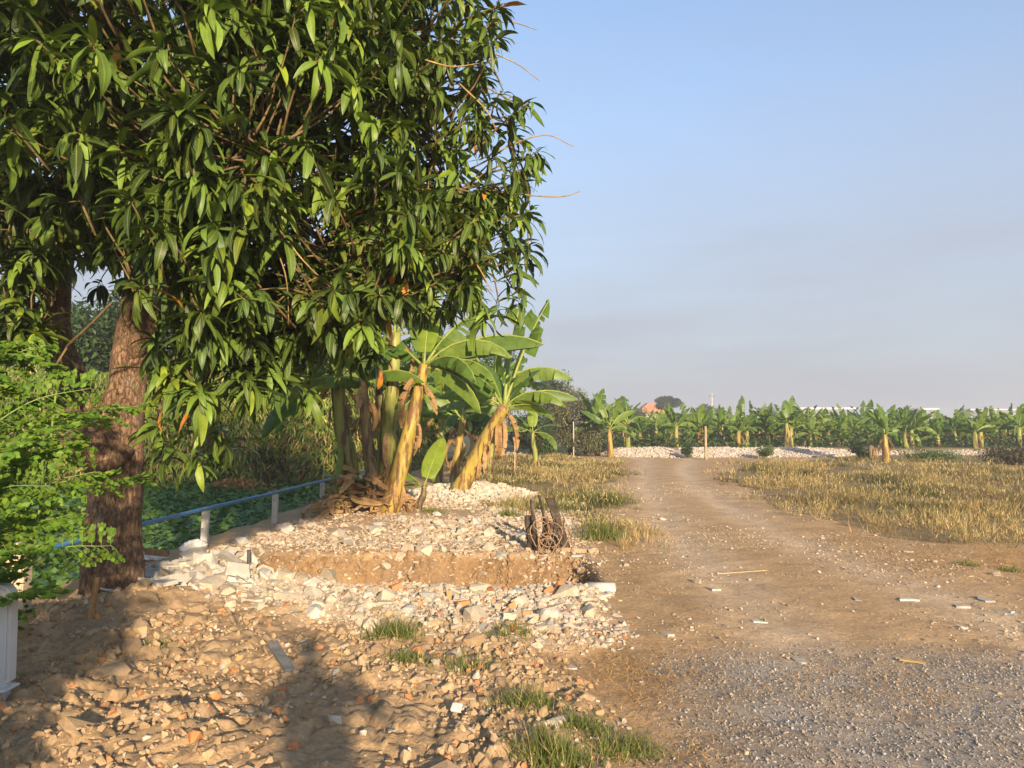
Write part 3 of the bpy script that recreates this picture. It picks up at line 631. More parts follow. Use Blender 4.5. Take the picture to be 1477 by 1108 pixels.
cl_ = np.array([at(*q) for q in low]); n_up = len(cen); islow = np.r_[np.zeros(n_up, bool), np.ones(len(low), bool)]; cen = np.vstack([cen, cl_]); axs = np.vstack([axs, np.tile(nrm(np.array([[.1, -.5, .6]])), (len(low), 1))])
sx, sy = proj(cen)
# openings the photograph shows: keep tufts out of the clear space under the crown and off the two sky gaps
keep = ~((sx > 60) & (sx < 185) & (sy > 405) & (sy < 640) & (cen[:, 1] < 7.2))
keep &= ~((np.hypot((sx - 60) / 40, (sy - 230) / 34) < 1) & (r.uniform(size=len(sx)) < .9)); keep &= ~((np.hypot((sx - 118) / 30, (sy - 392) / 18) < 1))
keep &= ~((sx > 790) & (cen[:, 1] > 0)); keep &= ~((sx > 560) & (sy > 455) & (sx < 800))
keep &= (cen[:, 1] > 3.2) | ((cen[:, 2] > 1.75 + .60 * cen[:, 1]) & (cen[:, 1] > 1.6))
dy_ = 6.55 - cen[:, 1]; keep &= ~((dy_ > .1) & (np.abs(cen[:, 0] + 3.36 - .306 * dy_) < .45) & (cen[:, 2] > 1.4 + .29 * dy_) & (cen[:, 2] < 2.55 + .29 * dy_))   # the low sun reaches the trunk through this gap
cen, axs, islow = cen[keep], axs[keep], islow[keep]
d, base, ln, rid = rosettes(r, cen, axs, (9, 17), .17, .34)
young = r.uniform(size=len(cen)) < .17
for px, py, dd in ((480, 190, 4.9), (500, 205, 5.0), (430, 100, 4.8), (410, 260, 4.7)):
    young |= np.linalg.norm(cen - np.array(at(px, py, dd)), axis=1) < .3
ln = ln * np.interp(proj(cen)[0], [330, 620], [1.0, .76])[rid]
tone = r.uniform(.6, 1.5, len(cen))[rid] * r.uniform(.7, 1.3, len(d))
cols = np.array([.064, .112, .017]) * tone[:, None]; old = r.uniform(size=len(cen)) < .3; cols[old[rid]] *= (.48, .55, .75); yl = r.uniform(size=len(d)) < .18; cols[yl] *= (1.9, 1.5, .9)
cols[young[rid]] = np.array([.125, .205, .026]) * r.uniform(.7, 1.2, (young[rid].sum(), 1))
dead = r.uniform(size=len(d)) < .004; cols[dead] = (.42, .15, .03)
m3 = frame_dir(d, roll=r.normal(0, .35, len(d))); idx = r.integers(6, size=len(d))
mid = base + d * (ln * .5)[:, None]; sx, sy = proj(mid); inv = (sx > 0) & (sx < 1477) & (sy > 0) & (sy < 1108) & (mid[:, 1] > 1)
cell = (sx // 26).astype(int) * 1000 + (sy // 26).astype(int); order = np.argsort(mid[:, 1]); seen, pick = set(), []
for i in order:
    if inv[i] and cell[i] not in seen: seen.add(cell[i]); pick.append(i)
pick = np.array(pick)[:300]
rest = np.ones(len(d), bool); rest[pick] = False
m3s = m3 * ln[:, None, None]
o = link('crown', leaves_mesh('crown', MANGO, idx[rest], m3s[rest], (base - TB)[rest], cols[rest], (m_mango,)), mango); tag(o, kind='stuff')
def leaf_cols(c): return c
LM = {}
for i in pick:
    key = (int(idx[i]), 2 if dead[i] else (1 if young[rid[i]] else 0), int(tone[i] * 3))
    if key not in LM:
        v, f, uv = MANGO[key[0]]; LM[key] = mesh('leaf', v, f, (m_mango,), True, np.tile(cols[i], (len(v), 1)), uv)
    link('leaf', LM[key], mango, base[i] - TB, m3s[i])
# twigs to the outer tufts, and the bare flower stalks that stick out
specs = []
for i in range(len(cen)):
    e = cen[i]; s = e - axs[i] * r.uniform(.3, .65) - np.array([0, 0, r.uniform(.0, .25)]) + r.normal(0, .05, 3)
    if islow[i]: s = e + np.array([-.10, .20, .42]) + r.normal(0, .06, 3)
    specs.append((loc_pts(spline([s, (s + e) / 2 + r.normal(0, .04, 3), e], 5), TB), np.linspace(.009, .004, 5), 5))
tag(link('twigs', tubes_mesh('twigs', specs, m_twig), mango), kind='stuff')
stalks = [[(650, 40, 5.4), (725, 17, 5.4), (775, 29, 5.4)], [(640, 40, 5.4), (735, 75, 5.4), (779, 106, 5.4)], [(690, 225, 5.3), (780, 188, 5.3), (829, 205, 5.3)], [(690, 270, 5.3), (800, 280, 5.3), (838, 272, 5.3)], [(690, 110, 5.4), (745, 140, 5.4), (772, 150, 5.4)],
          [(470, 352, 5.0), (520, 348, 5.0), (575, 355, 5.0)], [(400, 330, 4.6), (440, 380, 4.6), (505, 440, 4.7)], [(235, 180, 4.4), (250, 220, 4.4), (265, 265, 4.4)], [(440, 230, 5), (455, 260, 5), (455, 298, 5)], [(300, 470, 5), (290, 455, 5), (285, 440, 5)], [(285, 460, 5), (305, 455, 5), (325, 445, 5)],
          [(390, 345, 4.7), (410, 400, 4.7), (415, 470, 4.8)], [(640, 340, 4.7), (680, 370, 4.7), (710, 420, 4.75)], [(610, 75, 4.6), (650, 85, 4.6), (690, 80, 4.7)], [(660, 110, 4.8), (700, 150, 4.8), (715, 180, 4.8)], [(480, 280, 5.2), (450, 300, 5.2), (430, 340, 5.2)]]
for k, P in enumerate(stalks):
    e = [at(*q) for q in P]; limb(e, .0065, .003, 'bare_stalk', 5, .05, k, m_stalk, 10)
for px, py, dd, s in ((583, 400, 4.7, .2), (565, 378, 4.7, .17), (155, 50, 4.4, .2), (548, 530, 5.6, .2), (560, 460, 5.0, .18)):
    v, f, uv = MANGO[2]; me = mesh('dead_leaf', v, f, (m_mango,), True, np.tile((.50, .19, .035), (len(v), 1)), uv)
    link('dead_leaf', me, mango, np.array(at(px, py, dd)) - TB, frame_dir(np.array([[.1, -.25, -1.]]))[0] * s)

# ------------------------------------------------------------------ moringa sapling beside the barrier, and an unseen one added to shade it
m_mor = mat_leaf('moringa_leaflet', True, trans=.38, rough=.5, spec=.25)
m_morstem = mat_plain('moringa_stem', (.15, .22, .05), .6, .2, 20)
LF = leaf_shape(3, .62, .25, .12)
def moringa(name, label, root, stems, fronds, r, leafc=(.11, .205, .022), cat='sapling'):
    t = thing(name, label, cat, tuple(root), 'moringa saplings by the barrier')
    specs, LD, LB, LL, LC = [], [], [], [], []
    for P, r0 in stems: link('stem', tube_mesh('stem', loc_pts(spline(P, 16), root), np.linspace(r0, r0 * .4, 16), m_morstem, 8, .08, 1), t)
    for s, e, sag in fronds:
        s, e = np.array(s, float), np.array(e, float); m = (s + e) / 2 + np.array([0, 0, sag]); q = spline([s, m, e], 14); specs.append((loc_pts(q, root), np.linspace(.005, .002, 14), 5))
        ax = nrm(e - s); side = nrm(np.cross(ax, [0, 0, 1])); up_ = np.cross(side, ax); ra_ = r.normal(0, .75); side = side * math.cos(ra_) + up_ * math.sin(ra_); Lf = np.linalg.norm(e - s)
        for k in range(2, 14):
            for sg in (-1, 1):
                # a pinna carrying paired leaflets
                pl = Lf * .26 * (1 - .55 * k / 14) * r.uniform(.8, 1.15); pd = nrm(side * sg + ax * .55 + np.array([0, 0, r.normal(-.38, .25)])); pb = q[k]
                specs.append((loc_pts([pb, pb + pd * pl * .5 + np.array([0, 0, .012]), pb + pd * pl], root), [.002, .0016, .001], 4))
                nl = 5
                for j in range(1, nl + 1):
                    for s2 in (-1, 1):
                        ld = nrm(np.cross(pd, [0, 0, 1]) * s2 + pd * .45 + r.normal(0, .16, 3)); LD.append(ld); LB.append(pb + pd * pl * j / nl); LL.append(r.uniform(.028, .048)); LC.append(np.array(leafc) * r.uniform(.55, 1.35) * (r.uniform(.85, 1.3), 1, 1))
                LD.append(pd); LB.append(pb + pd * pl); LL.append(r.uniform(.034, .05)); LC.append(np.array(leafc) * 1.1)
    LD, LB, LL, LC = map(np.array, (LD, LB, LL, LC)); m3 = frame_dir(LD, up=np.array([.15, -.75, .65]), roll=r.normal(0, .45, len(LD))) * LL[:, None, None]
    v, f, c, u = scatter(LF[0], LF[1], m3, LB - np.array(root), LC, LF[2])
    tag(link('foliage', mesh('foliage', v, f, (m_mor,), True, c, u), t), kind='stuff')
    tag(link('leaf_stalks', tubes_mesh('leaf_stalks', specs, m_morstem), t), kind='stuff')
    return t
r = np.random.default_rng(31)
root = np.array([-3.05, 4.15, -.1])
fr = []
tips = [(205, 585, 4.6), (210, 690, 4.5), (165, 785, 4.4), (130, 560, 4.3), (80, 530, 4.3), (60, 500, 4.5), (150, 600, 4.0), (110, 640, 4.1), (75, 700, 4.0), (60, 790, 4.0), (110, 740, 4.3), (30, 640, 3.9), (20, 560, 4.1), (140, 680, 4.2), (85, 850, 4.1), (15, 740, 3.9), (20, 820, 4.0), (50, 600, 4.2), (120, 600, 4.7), (95, 570, 4.5), (15, 500, 4.4), (-20, 690, 3.8), (60, 660, 4.5), (70, 740, 4.5)]
for px, py, dd in tips:
    e = np.array(at(px, py, dd)); s0 = root + np.array([r.uniform(-.1, .15), r.uniform(-.1, .1), max(.3, e[2] + .1 - r.uniform(.15, .5))]); s0[0] = max(s0[0], e[0] - .75) ; fr.append((s0, e, r.uniform(.06, .16)))
moringa('moringa_sapling', 'bright green moringa sapling with feathery fronds hanging across the mango trunk', root, [([root, root + (.05, 0, .8), root + (.0, .05, 1.6), root + (.1, .1, 2.3)], .022), ([root + (.05, 0, .4), root + (.35, .1, 1.1), root + (.45, .1, 1.9)], .013)], fr, r)
root2 = np.array([-2.25, 1.85, -.02]); fr = []  # out-of-view sapling, added to throw shade on the clay and the barrier
for k in range(80):
    a = r.uniform(0, 6.28); h = r.uniform(.25, 1.4); s0 = root2 + np.array([0, 0, h * .8]); fr.append((s0, root2 + np.array([math.cos(a) * r.uniform(.35, .75), math.sin(a) * r.uniform(.4, .9), h]), .12))
t = moringa('moringa_sapling', 'unseen low moringa sapling added to shade the white plastic barrier', root2, [([root2, root2 + (.03, 0, .6), root2 + (.05, .05, 1.1)], .02)], fr, r)

# ------------------------------------------------------------------ banana plants
def banana_leaf(seed, droop, L_=1.0, W=.27, nseg=22, tears=.16, fold=.25, low=False):
    """unit-length leaf: stalk and midrib along +y, blade in two halves of strips that split apart where the wind tore them"""
    r = np.random.default_rng(seed); pet = .14
    t = np.linspace(0, 1, nseg + 1); th = droop * t ** 1.3; dt = 1 / nseg
    cy = np.r_[0, np.cumsum(np.cos((th[1:] + th[:-1]) / 2)) * dt]; cz = -np.r_[0, np.cumsum(np.sin((th[1:] + th[:-1]) / 2)) * dt]
    u = np.clip((t - pet) / (1 - pet), 0, 1); w = W / 2 * np.clip(np.sin(np.pi * np.clip(u, 0.0, 1) ** .8), 0, 1) ** .55; w[u <= 0] = 0; w[-1] = W * .03
    V, F, UV = [], [], []
    for sg in (-1, 1):
        ang = fold; gap = 0
        for i in range(nseg):
            if t[i] < pet - 1e-6: continue
            if r.uniform() < tears: ang = fold + r.normal(0, .35) - .15; gap = r.uniform(.05, .25)
            else: gap = 0
            b = len(V)
            for (q, sh) in ((i, gap), (i + 1, 0)):
                ny_, nz_ = math.sin(th[q]), math.cos(th[q])
                for k, fr in enumerate((0.0, .55, 1.0)):
                    a = ang - .30 * fr * fr; off = w[q] * fr; up = math.sin(a) * off; y = cy[q] + ny_ * up + (sh * dt * fr * 1.2 + .10 * off) * math.cos(th[q]); z = cz[q] + nz_ * up - (.10 * off + sh * dt * fr) * math.sin(th[q])
                    V.append((sg * math.cos(a) * off, y, z)); UV.append((.5 + sg * .5 * fr, t[q]))
            for k in (0, 1):
                q = (b + k, b + k + 1, b + 4 + k, b + 3 + k); F.append(q if sg > 0 else q[::-1])
    nb = len(F)
    kk = 5 if low else 9; ti = np.linspace(0, nseg, kk).astype(int)
    rv, rf, _, ruv = tube([(0, cy[i], cz[i] - .006) for i in ti], np.linspace(.017, .004, kk), 5)
    o = len(V); F += [list(dict.fromkeys(q)) for q in (rf + o).tolist()]; V = np.vstack([V, rv]); UV = np.vstack([UV, np.full((len(rv), 2), .5)])
    return np.array(V), F, np.array(UV), [0] * nb + [1] * (len(F) - nb)
m_ban = mat_leaf('banana_blade', False, base=(.075, .145, .024), base2=(.165, .24, .036), trans=.38, rough=.42, veins=.30, veinc=(.17, .25, .05), spec=.3)
m_bany = mat_leaf('banana_young_blade', False, base=(.17, .26, .03), base2=(.22, .30, .035), trans=.4, rough=.4, veins=.4, veinc=(.32, .36, .07), spec=.3)
m_band = mat_leaf('banana_dry_leaf', False, base=(.28, .16, .07), base2=(.42, .27, .13), trans=.15, rough=.8, veins=.3, veinc=(.2, .12, .06), spec=.1)
m_rib = mat_plain('banana_midrib', (.20, .24, .05), .5, .2, 20)
def mat_stem(name, a, b, brown, amt):
    m, nt, p, out = mat_new(name); tc = N(nt, 'ShaderNodeTexCoord'); mp = N(nt, 'ShaderNodeMapping'); mp.inputs['Scale'].default_value = (7, 7, 1.3); nt.links.new(tc.outputs['Object'], mp.inputs[0])
    n1 = N(nt, 'ShaderNodeTexNoise'); n1.inputs['Scale'].default_value = 1.6; n1.inputs['Detail'].default_value = 6; nt.links.new(mp.outputs[0], n1.inputs['Vector'])
    n2 = N(nt, 'ShaderNodeTexNoise'); n2.inputs['Scale'].default_value = .9; n2.inputs['Detail'].default_value = 4; nt.links.new(mp.outputs[0], n2.inputs['Vector'])
    c = mixc(nt, ramp(nt, n2.outputs['Fac'], [(.35, grey(0)), (.65, grey(1))]), a, b); c = mixc(nt, ramp(nt, n1.outputs['Fac'], [(amt, grey(0)), (amt + .08, grey(1))]), c, brown)
    nt.links.new(c, p.inputs['Base Color']); p.inputs['Roughness'].default_value = .5; p.inputs['Specular IOR Level'].default_value = .3; bump(nt, p, n1.outputs['Fac'], .5, .02); return m
m_stem_g = mat_stem('banana_stem_green', (.17, .20, .04), (.27, .27, .06), (.10, .062, .032), .50)
m_stem_y = mat_stem('banana_stem_yellow', (.27, .20, .04), (.36, .26, .05), (.14, .075, .03), .49)
m_stem_b = mat_stem('banana_stem_brown', (.15, .11, .05), (.20, .16, .06), (.08, .05, .03), .48)
BL = [mesh('banana_blade', *(lambda q: (q[0], q[1]))(b), (m_ban, m_rib), True, None, b[2], b[3]) for b in [banana_leaf(k, dr, tears=te, fold=fo, W=.32) for k, (dr, te, fo) in enumerate(((.5, .22, .25), (.9, .28, -.1), (1.3, .3, -.55), (1.8, .4, -.75), (2.2, .45, -.8), (.25, .4, .2)))]]
BLY = [mesh('banana_young_blade', b[0], b[1], (m_bany, m_rib), True, None, b[2], b[3]) for b in [banana_leaf(20, .35, W=.33, tears=.02), banana_leaf(21, 1.2, W=.30, tears=.1)]]
BLD = [mesh('banana_dry_leaf', b[0], b[1], (m_band, m_band), True, None, b[2], b[3]) for b in [banana_leaf(30 + k, dr, W=.17, tears=.5, fold=.8) for k, dr in enumerate((1.1, 1.8, .6, 2.3))]]
def leaf_m3(az, el, L_, roll=0): return frame_dir(np.array([[math.cos(az) * math.cos(el), math.sin(az) * math.cos(el), math.sin(el)]]), roll=np.array([roll]))[0] * L_
def banana(label, px, py, d_, top, r0, r1, stem_mat, leaves, r, group=None, dry=4, name='banana_plant', z0=None, auto=0, autolen=1.5, sheath=3):
    """base pixel on the ground at depth d_, TOP = pixel (and depth) of the crown"""
    x, y = (px - 738.5) / FPX * d_, d_; z = float(H(x, y)); root = np.array([x, y, z - .05])
    T = np.array(at(top[0], top[1], top[2])); t = thing(name, label, 'banana plant', tuple(root), group)
    P = spline([root, root + (T - root) * .33 + r.normal(0, .02, 3), root + (T - root) * .68 + r.normal(0, .02, 3), T], 18); rad = np.interp(np.linspace(0, 1, 18), [0, .12, .6, 1], [r0 * 1.12, r0, (r0 + r1) / 2, r1])
    link('stem', tube_mesh('stem', loc_pts(P, root), rad, stem_mat, 18, .26, int(r.integers(99))), t)
    ax = nrm(T - root)
    for k in range(sheath):   # old leaf bases that still clasp the stem
        i = int(r.integers(3, 16)); a = r.uniform(3.4, 6.0); dd = np.array([math.cos(a), math.sin(a), 0]); b = P[i] + dd * rad[i] * .9
        link('leaf_sheath', BLD[k % 4], t, b - root, frame_dir((dd * .35 + np.array([0, 0, -1.]))[None])[0] * r.uniform(.35, .7))
    for (az, el, L_, k, *ro) in leaves:
        me = BLY[k - 10] if k >= 10 else BL[k]
        link('leaf', me, t, T - root - ax * .05, leaf_m3(R(az), R(el), L_, ro[0] if ro else r.normal(0, .25)))
    a0 = r.uniform(0, 360)
    for k in range(auto):
        az = a0 + k * 137.5; el = 78 - 62 * k / max(auto - 1, 1) + r.normal(0, 6)
        link('leaf', BL[int(np.clip(1 + 3 * k / max(auto, 1) + r.integers(-1, 2), 0, 4))], t, T - root - ax * (.02 + .05 * k / auto), leaf_m3(R(az), R(el), autolen * r.uniform(.8, 1.12), r.normal(0, .3)))
    for k in range(dry):
        a = r.uniform(0, 6.28); dd = np.array([math.cos(a), math.sin(a), 0])
        link('dry_leaf', BLD[int(r.integers(4))], t, T - root - ax * r.uniform(.05, .35), frame_dir((dd * .6 + np.array([0, 0, -.4]))[None])[0] * r.uniform(.7, 1.2))
    return t, root, T
r = np.random.default_rng(77)
GC = 'banana clump beside the blue rail'
banana('green banana stem with a curtain of dead leaves beside the blue rail', 512, 742, 12.6, (485, 535, 12.6), .15, .10, m_stem_g, [(190, 15, 1.9, 2), (205, -10, 1.8, 2), (175, -20, 1.6, 1), (235, 20, 1.5, 2), (170, 50, 1.6, 1), (60, 60, 1.5, 2), (215, 40, 1.7, 3)], r, GC, 4)
banana('slim brown banana stem in the middle of the clump with pale leaf stalks', 545, 742, 12.4, (523, 545, 12.3), .115, .07, m_stem_b, [(100, 80, 1.2, 0), (175, 55, 1.3, 1), (20, 62, 1.3, 1), (250, 60, 1.2, 2), (200, 15, 1.5, 2), (300, 40, 1.2, 3), (340, 30, 1.2, 2)], r, GC, 2)
banana('thin pale green banana stem at the back of the clump', 556, 736, 12.9, (546, 560, 12.9), .10, .065, m_stem_g, [(150, 60, 1.3, 1), (20, 55, 1.3, 1), (80, 80, 1.3, 0), (290, 40, 1.2, 2), (340, 25, 1.3, 3), (230, 35, 1.2, 2)], r, GC, 1)
banana('tall upright green banana stem with brown flaking sheaths in the clump', 556, 745, 12.5, (570, 480, 12.5), .145, .085, m_stem_g, [(30, 70, 1.8, 1), (200, 60, 1.7, 2), (110, 65, 1.7, 1), (150, 30, 1.6, 2), (10, 20, 1.4, 3), (320, 50, 1.3, 3)], r, GC, 2, sheath=4)
banana('thick yellow banana stem of the clump leaning toward the road', 562, 750, 12.2, (612, 525, 12.2), .145, .085, m_stem_y, [(12, 40, 2.15, 2, .5), (5, 24, 1.5, 3, .6), (75, 82, 1.35, 10), (100, 72, 1.5, 5), (15, 5, 1.5, 3), (60, 30, 1.7, 2), (150, 45, 1.6, 2), (345, -5, 1.4, 2), (320, 30, 1.4, 3), (30, 60, 1.9, 1), (355, 50, 1.7, 3)], r, GC, 2, sheath=3)
banana('small young banana sucker at the skirt of dry leaves beside the rail', 492, 738, 12.3, (487, 690, 12.3), .04, .025, m_stem_g, [(5, 25, .55, 11), (80, 80, .5, 10), (150, 40, .45, 11)], r, GC, 0, 'banana_sucker', sheath=0)
banana('young banana sucker with one broad bright leaf on the white chips', 603, 742, 12.6, (612, 700, 12.6), .07, .04, m_stem_b, [(55, 62, 1.05, 10, -.5), (150, 48, .75, 1), (200, 30, .5, 11)], r, None, 1, 'banana_sucker', sheath=2)
banana('leaning banana plant with a bright yellow trunk on the rubble mound', 662, 722, 15.5, (728, 585, 15.2), .175, .12, m_stem_y, [(45, 68, 2.6, 5, .9), (70, 80, 2.6, 5, 1.2), (15, 38, 1.7, 2), (340, 45, 1.5, 3), (210, 60, 1.7, 2), (350, 15, 1.1, 11, .8), (30, 55, 1.2, 0), (165, 20, 1.6, 1), (190, 40, 1.5, 2), (5, 30, 1.25, 3), (120, 60, 1.4, 0)], r, None, 3, sheath=5)
banana('slim banana plant just behind the leaning yellow trunk', 655, 705, 17.5, (668, 605, 17.5), .12, .075, m_stem_y, [(170, 35, 1.7, 2), (185, 60, 1.8, 1), (60, 70, 1.8, 1), (10, 45, 1.6, 2), (110, 50, 1.7, 1), (250, 30, 1.4, 3), (320, 35, 1.4, 3), (90, 85, 1.8, 0)], r, None, 3)
banana('full leafy banana plant half hidden behind the clump', 630, 690, 19.5, (640, 585, 19.5), .14, .09, m_stem_g, [], r, None, 3, auto=11, autolen=2.3)
banana('dark banana plant in the shade between clump and hedge', 585, 690, 21, (590, 560, 21), .14, .09, m_stem_g, [], r, None, 4, auto=9, autolen=2.1)
banana('banana plant beyond the leaning trunk with tattered raised leaves', 705, 675, 22, (712, 570, 22), .14, .09, m_stem_g, [], r, None, 3, auto=11, autolen=2.5)
banana('small banana plant with a folded yellow leaf at the grass edge', 772, 663, 25, (768, 622, 25), .09, .06, m_stem_g, [(0, 40, 1.1, 11), (180, 35, 1.1, 2), (90, 75, 1.1, 10), (340, 10, 1.3, 3), (200, 60, 1.0, 1)], r, None, 1)
# dry leaves slumped round the foot of the clump
x0, y0 = G(530, 748); lit = thing('dry_leaf_skirt', 'heap of dry brown banana leaves round the foot of the clump', 'dead leaves', (x0, y0, float(H(x0, y0))))
for k in range(130):
    bx_, by_ = r.normal(-.06, .36), r.normal(.2, .26); z = float(H(x0 + bx_, y0 + by_)) - lit.location.z; hh = max(0, .62 - .75 * math.hypot(bx_, by_ - .25))
    az = r.uniform(0, 6.28); link('dry_leaf', BLD[int(r.integers(4))], lit, (bx_, by_, z + .06 + hh * r.uniform(.3, 1)), leaf_m3(az, r.uniform(-.5, .6), r.uniform(.4, .85), r.normal(0, .9)))

# plantation beyond the bank: near plants with parts, rear rows as single meshes
def far_banana_mesh(seed, nl=9):
    r = np.random.default_rng(seed); V, F, UV, MI, o = [], [], [], [], 0
    h = r.uniform(.75, 1.25); v, f, _, uv = tube([(0, 0, -.1), (.03, 0, h * .5), (r.normal(0, .06), 0, h)], [.13, .10, .06], 7)
    V.append(v); UV.append(uv); F += [list(dict.fromkeys(q)) for q in f.tolist()]; MI += [2] * len(f); o += len(v); T = np.array([0, 0, h])
    for k in range(nl):
        az = k * 2.4 + r.normal(0, .3); el = R(76 - 58 * k / nl + r.normal(0, 11)); b = banana_leaf(seed * 31 + k, float(np.clip(.5 + 1.8 * k / nl + r.normal(0, .4), .1, 2.4)), nseg=12, tears=.55, low=True, W=.30, fold=.2 - .9 * k / nl)
        m = leaf_m3(az, el, r.uniform(1.3, 1.9), r.normal(0, .3)); v = b[0] @ m.T + T - np.array([0, 0, .05])
        V.append(v); UV.append(b[2]); F += [[i + o for i in q] for q in (list(map(list, b[1])))]; MI += b[3]; o += len(v)
    for k in range(4):
        b = banana_leaf(seed * 37 + k, 1.6, nseg=8, tears=.5, low=True, W=.14, fold=.9); a = r.uniform(0, 6.28); v = b[0] @ leaf_m3(a, r.uniform(-.6, .3), r.uniform(.6, 1.0)).T + T - np.array([0, 0, .15])
        V.append(v); UV.append(b[2]); F += [[i + o for i in q] for q in (list(map(list, b[1])))]; MI += [3] * len(b[1]); o += len(v)
    return mesh('banana_plant', np.concatenate(V), F, (m_ban, m_rib, m_stem_g, m_band), True, None, np.concatenate(UV), MI)
FB = [far_banana_mesh(900 + k) for k in range(7)]
r = np.random.default_rng(78)
PG = 'banana plants in the plantation rows beyond the rubble bank'; PL = 'banana plant in the plantation rows beyond the white rubble bank'
STM = {}
def plantation_plant(px, d_, h, stem_mat, label, group, nleaf=9, L_=1.5, z=None):
    x = (px - 738.5) / FPX * d_; zz = float(H(x, d_)) if z is None else z
    t = thing('banana_plant', label, 'banana plant', (x, d_, zz), group); t.rotation_euler = (0, 0, r.uniform(0, 6.28))
    key = (stem_mat.name, int(r.integers(3)))
    if key not in STM: STM[key] = tube_mesh('stem', [(0, 0, -.15), (.02, 0, .3), (.03, .01, .7), (.02, .02, 1.0)], [.15, .135, .11, .075], stem_mat, 9, .15, key[1])
    s = link('stem', STM[key], t); s.scale = (1, 1, h)
    for k in range(nleaf):
        link('leaf', BL[int(np.clip(.2 + 3.6 * k / nleaf + r.integers(-1, 2), 0, 4))], t, (.02, .02, h - .02 - .08 * k / nleaf), leaf_m3(k * 2.4 + r.normal(0, .3), R(84 - 64 * k / nleaf + r.normal(0, 7)), L_ * r.uniform(.8, 1.12), r.normal(0, .3)))
    for k in range(3):
        a = r.uniform(0, 6.28); link('dry_leaf', BLD[int(r.integers(4))], t, (.05 * math.cos(a), .05 * math.sin(a), h - .15), leaf_m3(a, -.9, r.uniform(.5, .8)))
    return t
plantation_plant(1276, 29.5, 1.15, m_stem_y, 'lone banana plant with a yellow trunk standing in the grass before the rubble bank', None, 8, 1.25)
plantation_plant(1255, 31.0, .75, m_stem_b, 'short banana plant with a brown stem beside the lone yellow one', None, 6, .9)
plantation_plant(880, 33.5, 1.3, m_stem_y, 'banana plant with a yellow trunk at the turn of the dirt track', None, 9, 1.7)
plantation_plant(862, 35, 1.5, m_stem_g, 'tall green banana plant behind the yellow trunk at the turn of the track', None, 9, 1.8)
plantation_plant(905, 37, 1.2, m_stem_g, 'banana plant at the end of the rubble bank beside the track', None, 8, 1.6)
for px, d_, h, L_ in ((975, 38, 1.3, 1.5), (1010, 40, 1.2, 1.6), (1065, 38, 1.0, 1.3), (1076, 38.5, 1.1, 1.4), (1133, 37.5, 1.5, 1.7), (1140, 38, 1.2, 1.4), (1105, 40, 1.0, 1.5), (1195, 40, .9, 1.4), (1305, 37.5, 1.0, 1.5), (1313, 38, 1.1, 1.6), (1350, 38.5, .7, 1.2), (1405, 37, 1.0, 1.3), (1412, 37.3, 1.1, 1.3), (1468, 38, 1.2, 1.7), (945, 42, 1.3, 1.6), (1040, 42, 1.3, 1.6), (1165, 42, 1.3, 1.6), (1230, 41, 1.0, 1.5), (1380, 41, 1.0, 1.5), (1440, 41, 1.1, 1.5)):
    plantation_plant(px, d_, h * .82, m_stem_y if r.uniform() < .3 else m_stem_g, PL, PG, 8, L_ * .82)
cnt = 0
for row, d_ in enumerate((40.5, 42.5, 45, 48, 52, 57, 63, 71)):
    x0_, x1_ = .14 * d_, .80 * d_; sp_ = 1.25 + .07 * row; x = x0_ + r.uniform(0, 1)
    while x < x1_ and cnt < 270:
        o = link('banana_plant', FB[int(r.integers(7))], None, (x + r.normal(0, .3), d_ + r.normal(0, .7), float(H(x, d_)) - .02)); o.rotation_euler = (0, 0, r.uniform(0, 6.28)); s = r.uniform(.42, .98) * (1.0 + .03 * row); o.scale = (s, s, s)
        tag(o, PL, 'banana plant', PG); cnt += 1; x += sp_ * r.uniform(.75, 1.25)

# ------------------------------------------------------------------ grass, creeper, hedge, trees
BLADE_V = np.array([(-.5, 0, 0), (.5, 0, 0), (-.38, .06, .5), (.38, .06, .5), (0, .28, 1.0)]); BLADE_F = np.array([(0, 1, 2), (1, 3, 2), (2, 3, 4)])
def blades(r, xy, h, w, lean, cols, z=None, b=None):
    n = len(xy); a = r.uniform(0, 6.28, n); ln = np.abs(r.normal(0, lean, n)); b = r.uniform(0, 6.28, n) if b is None else b
    up = nrm(np.stack([np.sin(ln) * np.cos(b), np.sin(ln) * np.sin(b), np.cos(ln)], -1)); s = nrm(np.cross(np.stack([np.cos(a), np.sin(a), np.zeros(n)], -1), up)); f = np.cross(up, s)
    m = np.stack([s * w[:, None], f * h[:, None], up * h[:, None]], 2)
    z = H(xy[:, 0], xy[:, 1]) - .01 if z is None else z
    return scatter(BLADE_V, BLADE_F, m, np.stack([xy[:, 0], xy[:, 1], z], -1), cols)
m_grass = mat_leaf('grass_blade', True, trans=.25, rough=.6, spec=.2)
r = np.random.default_rng(41)
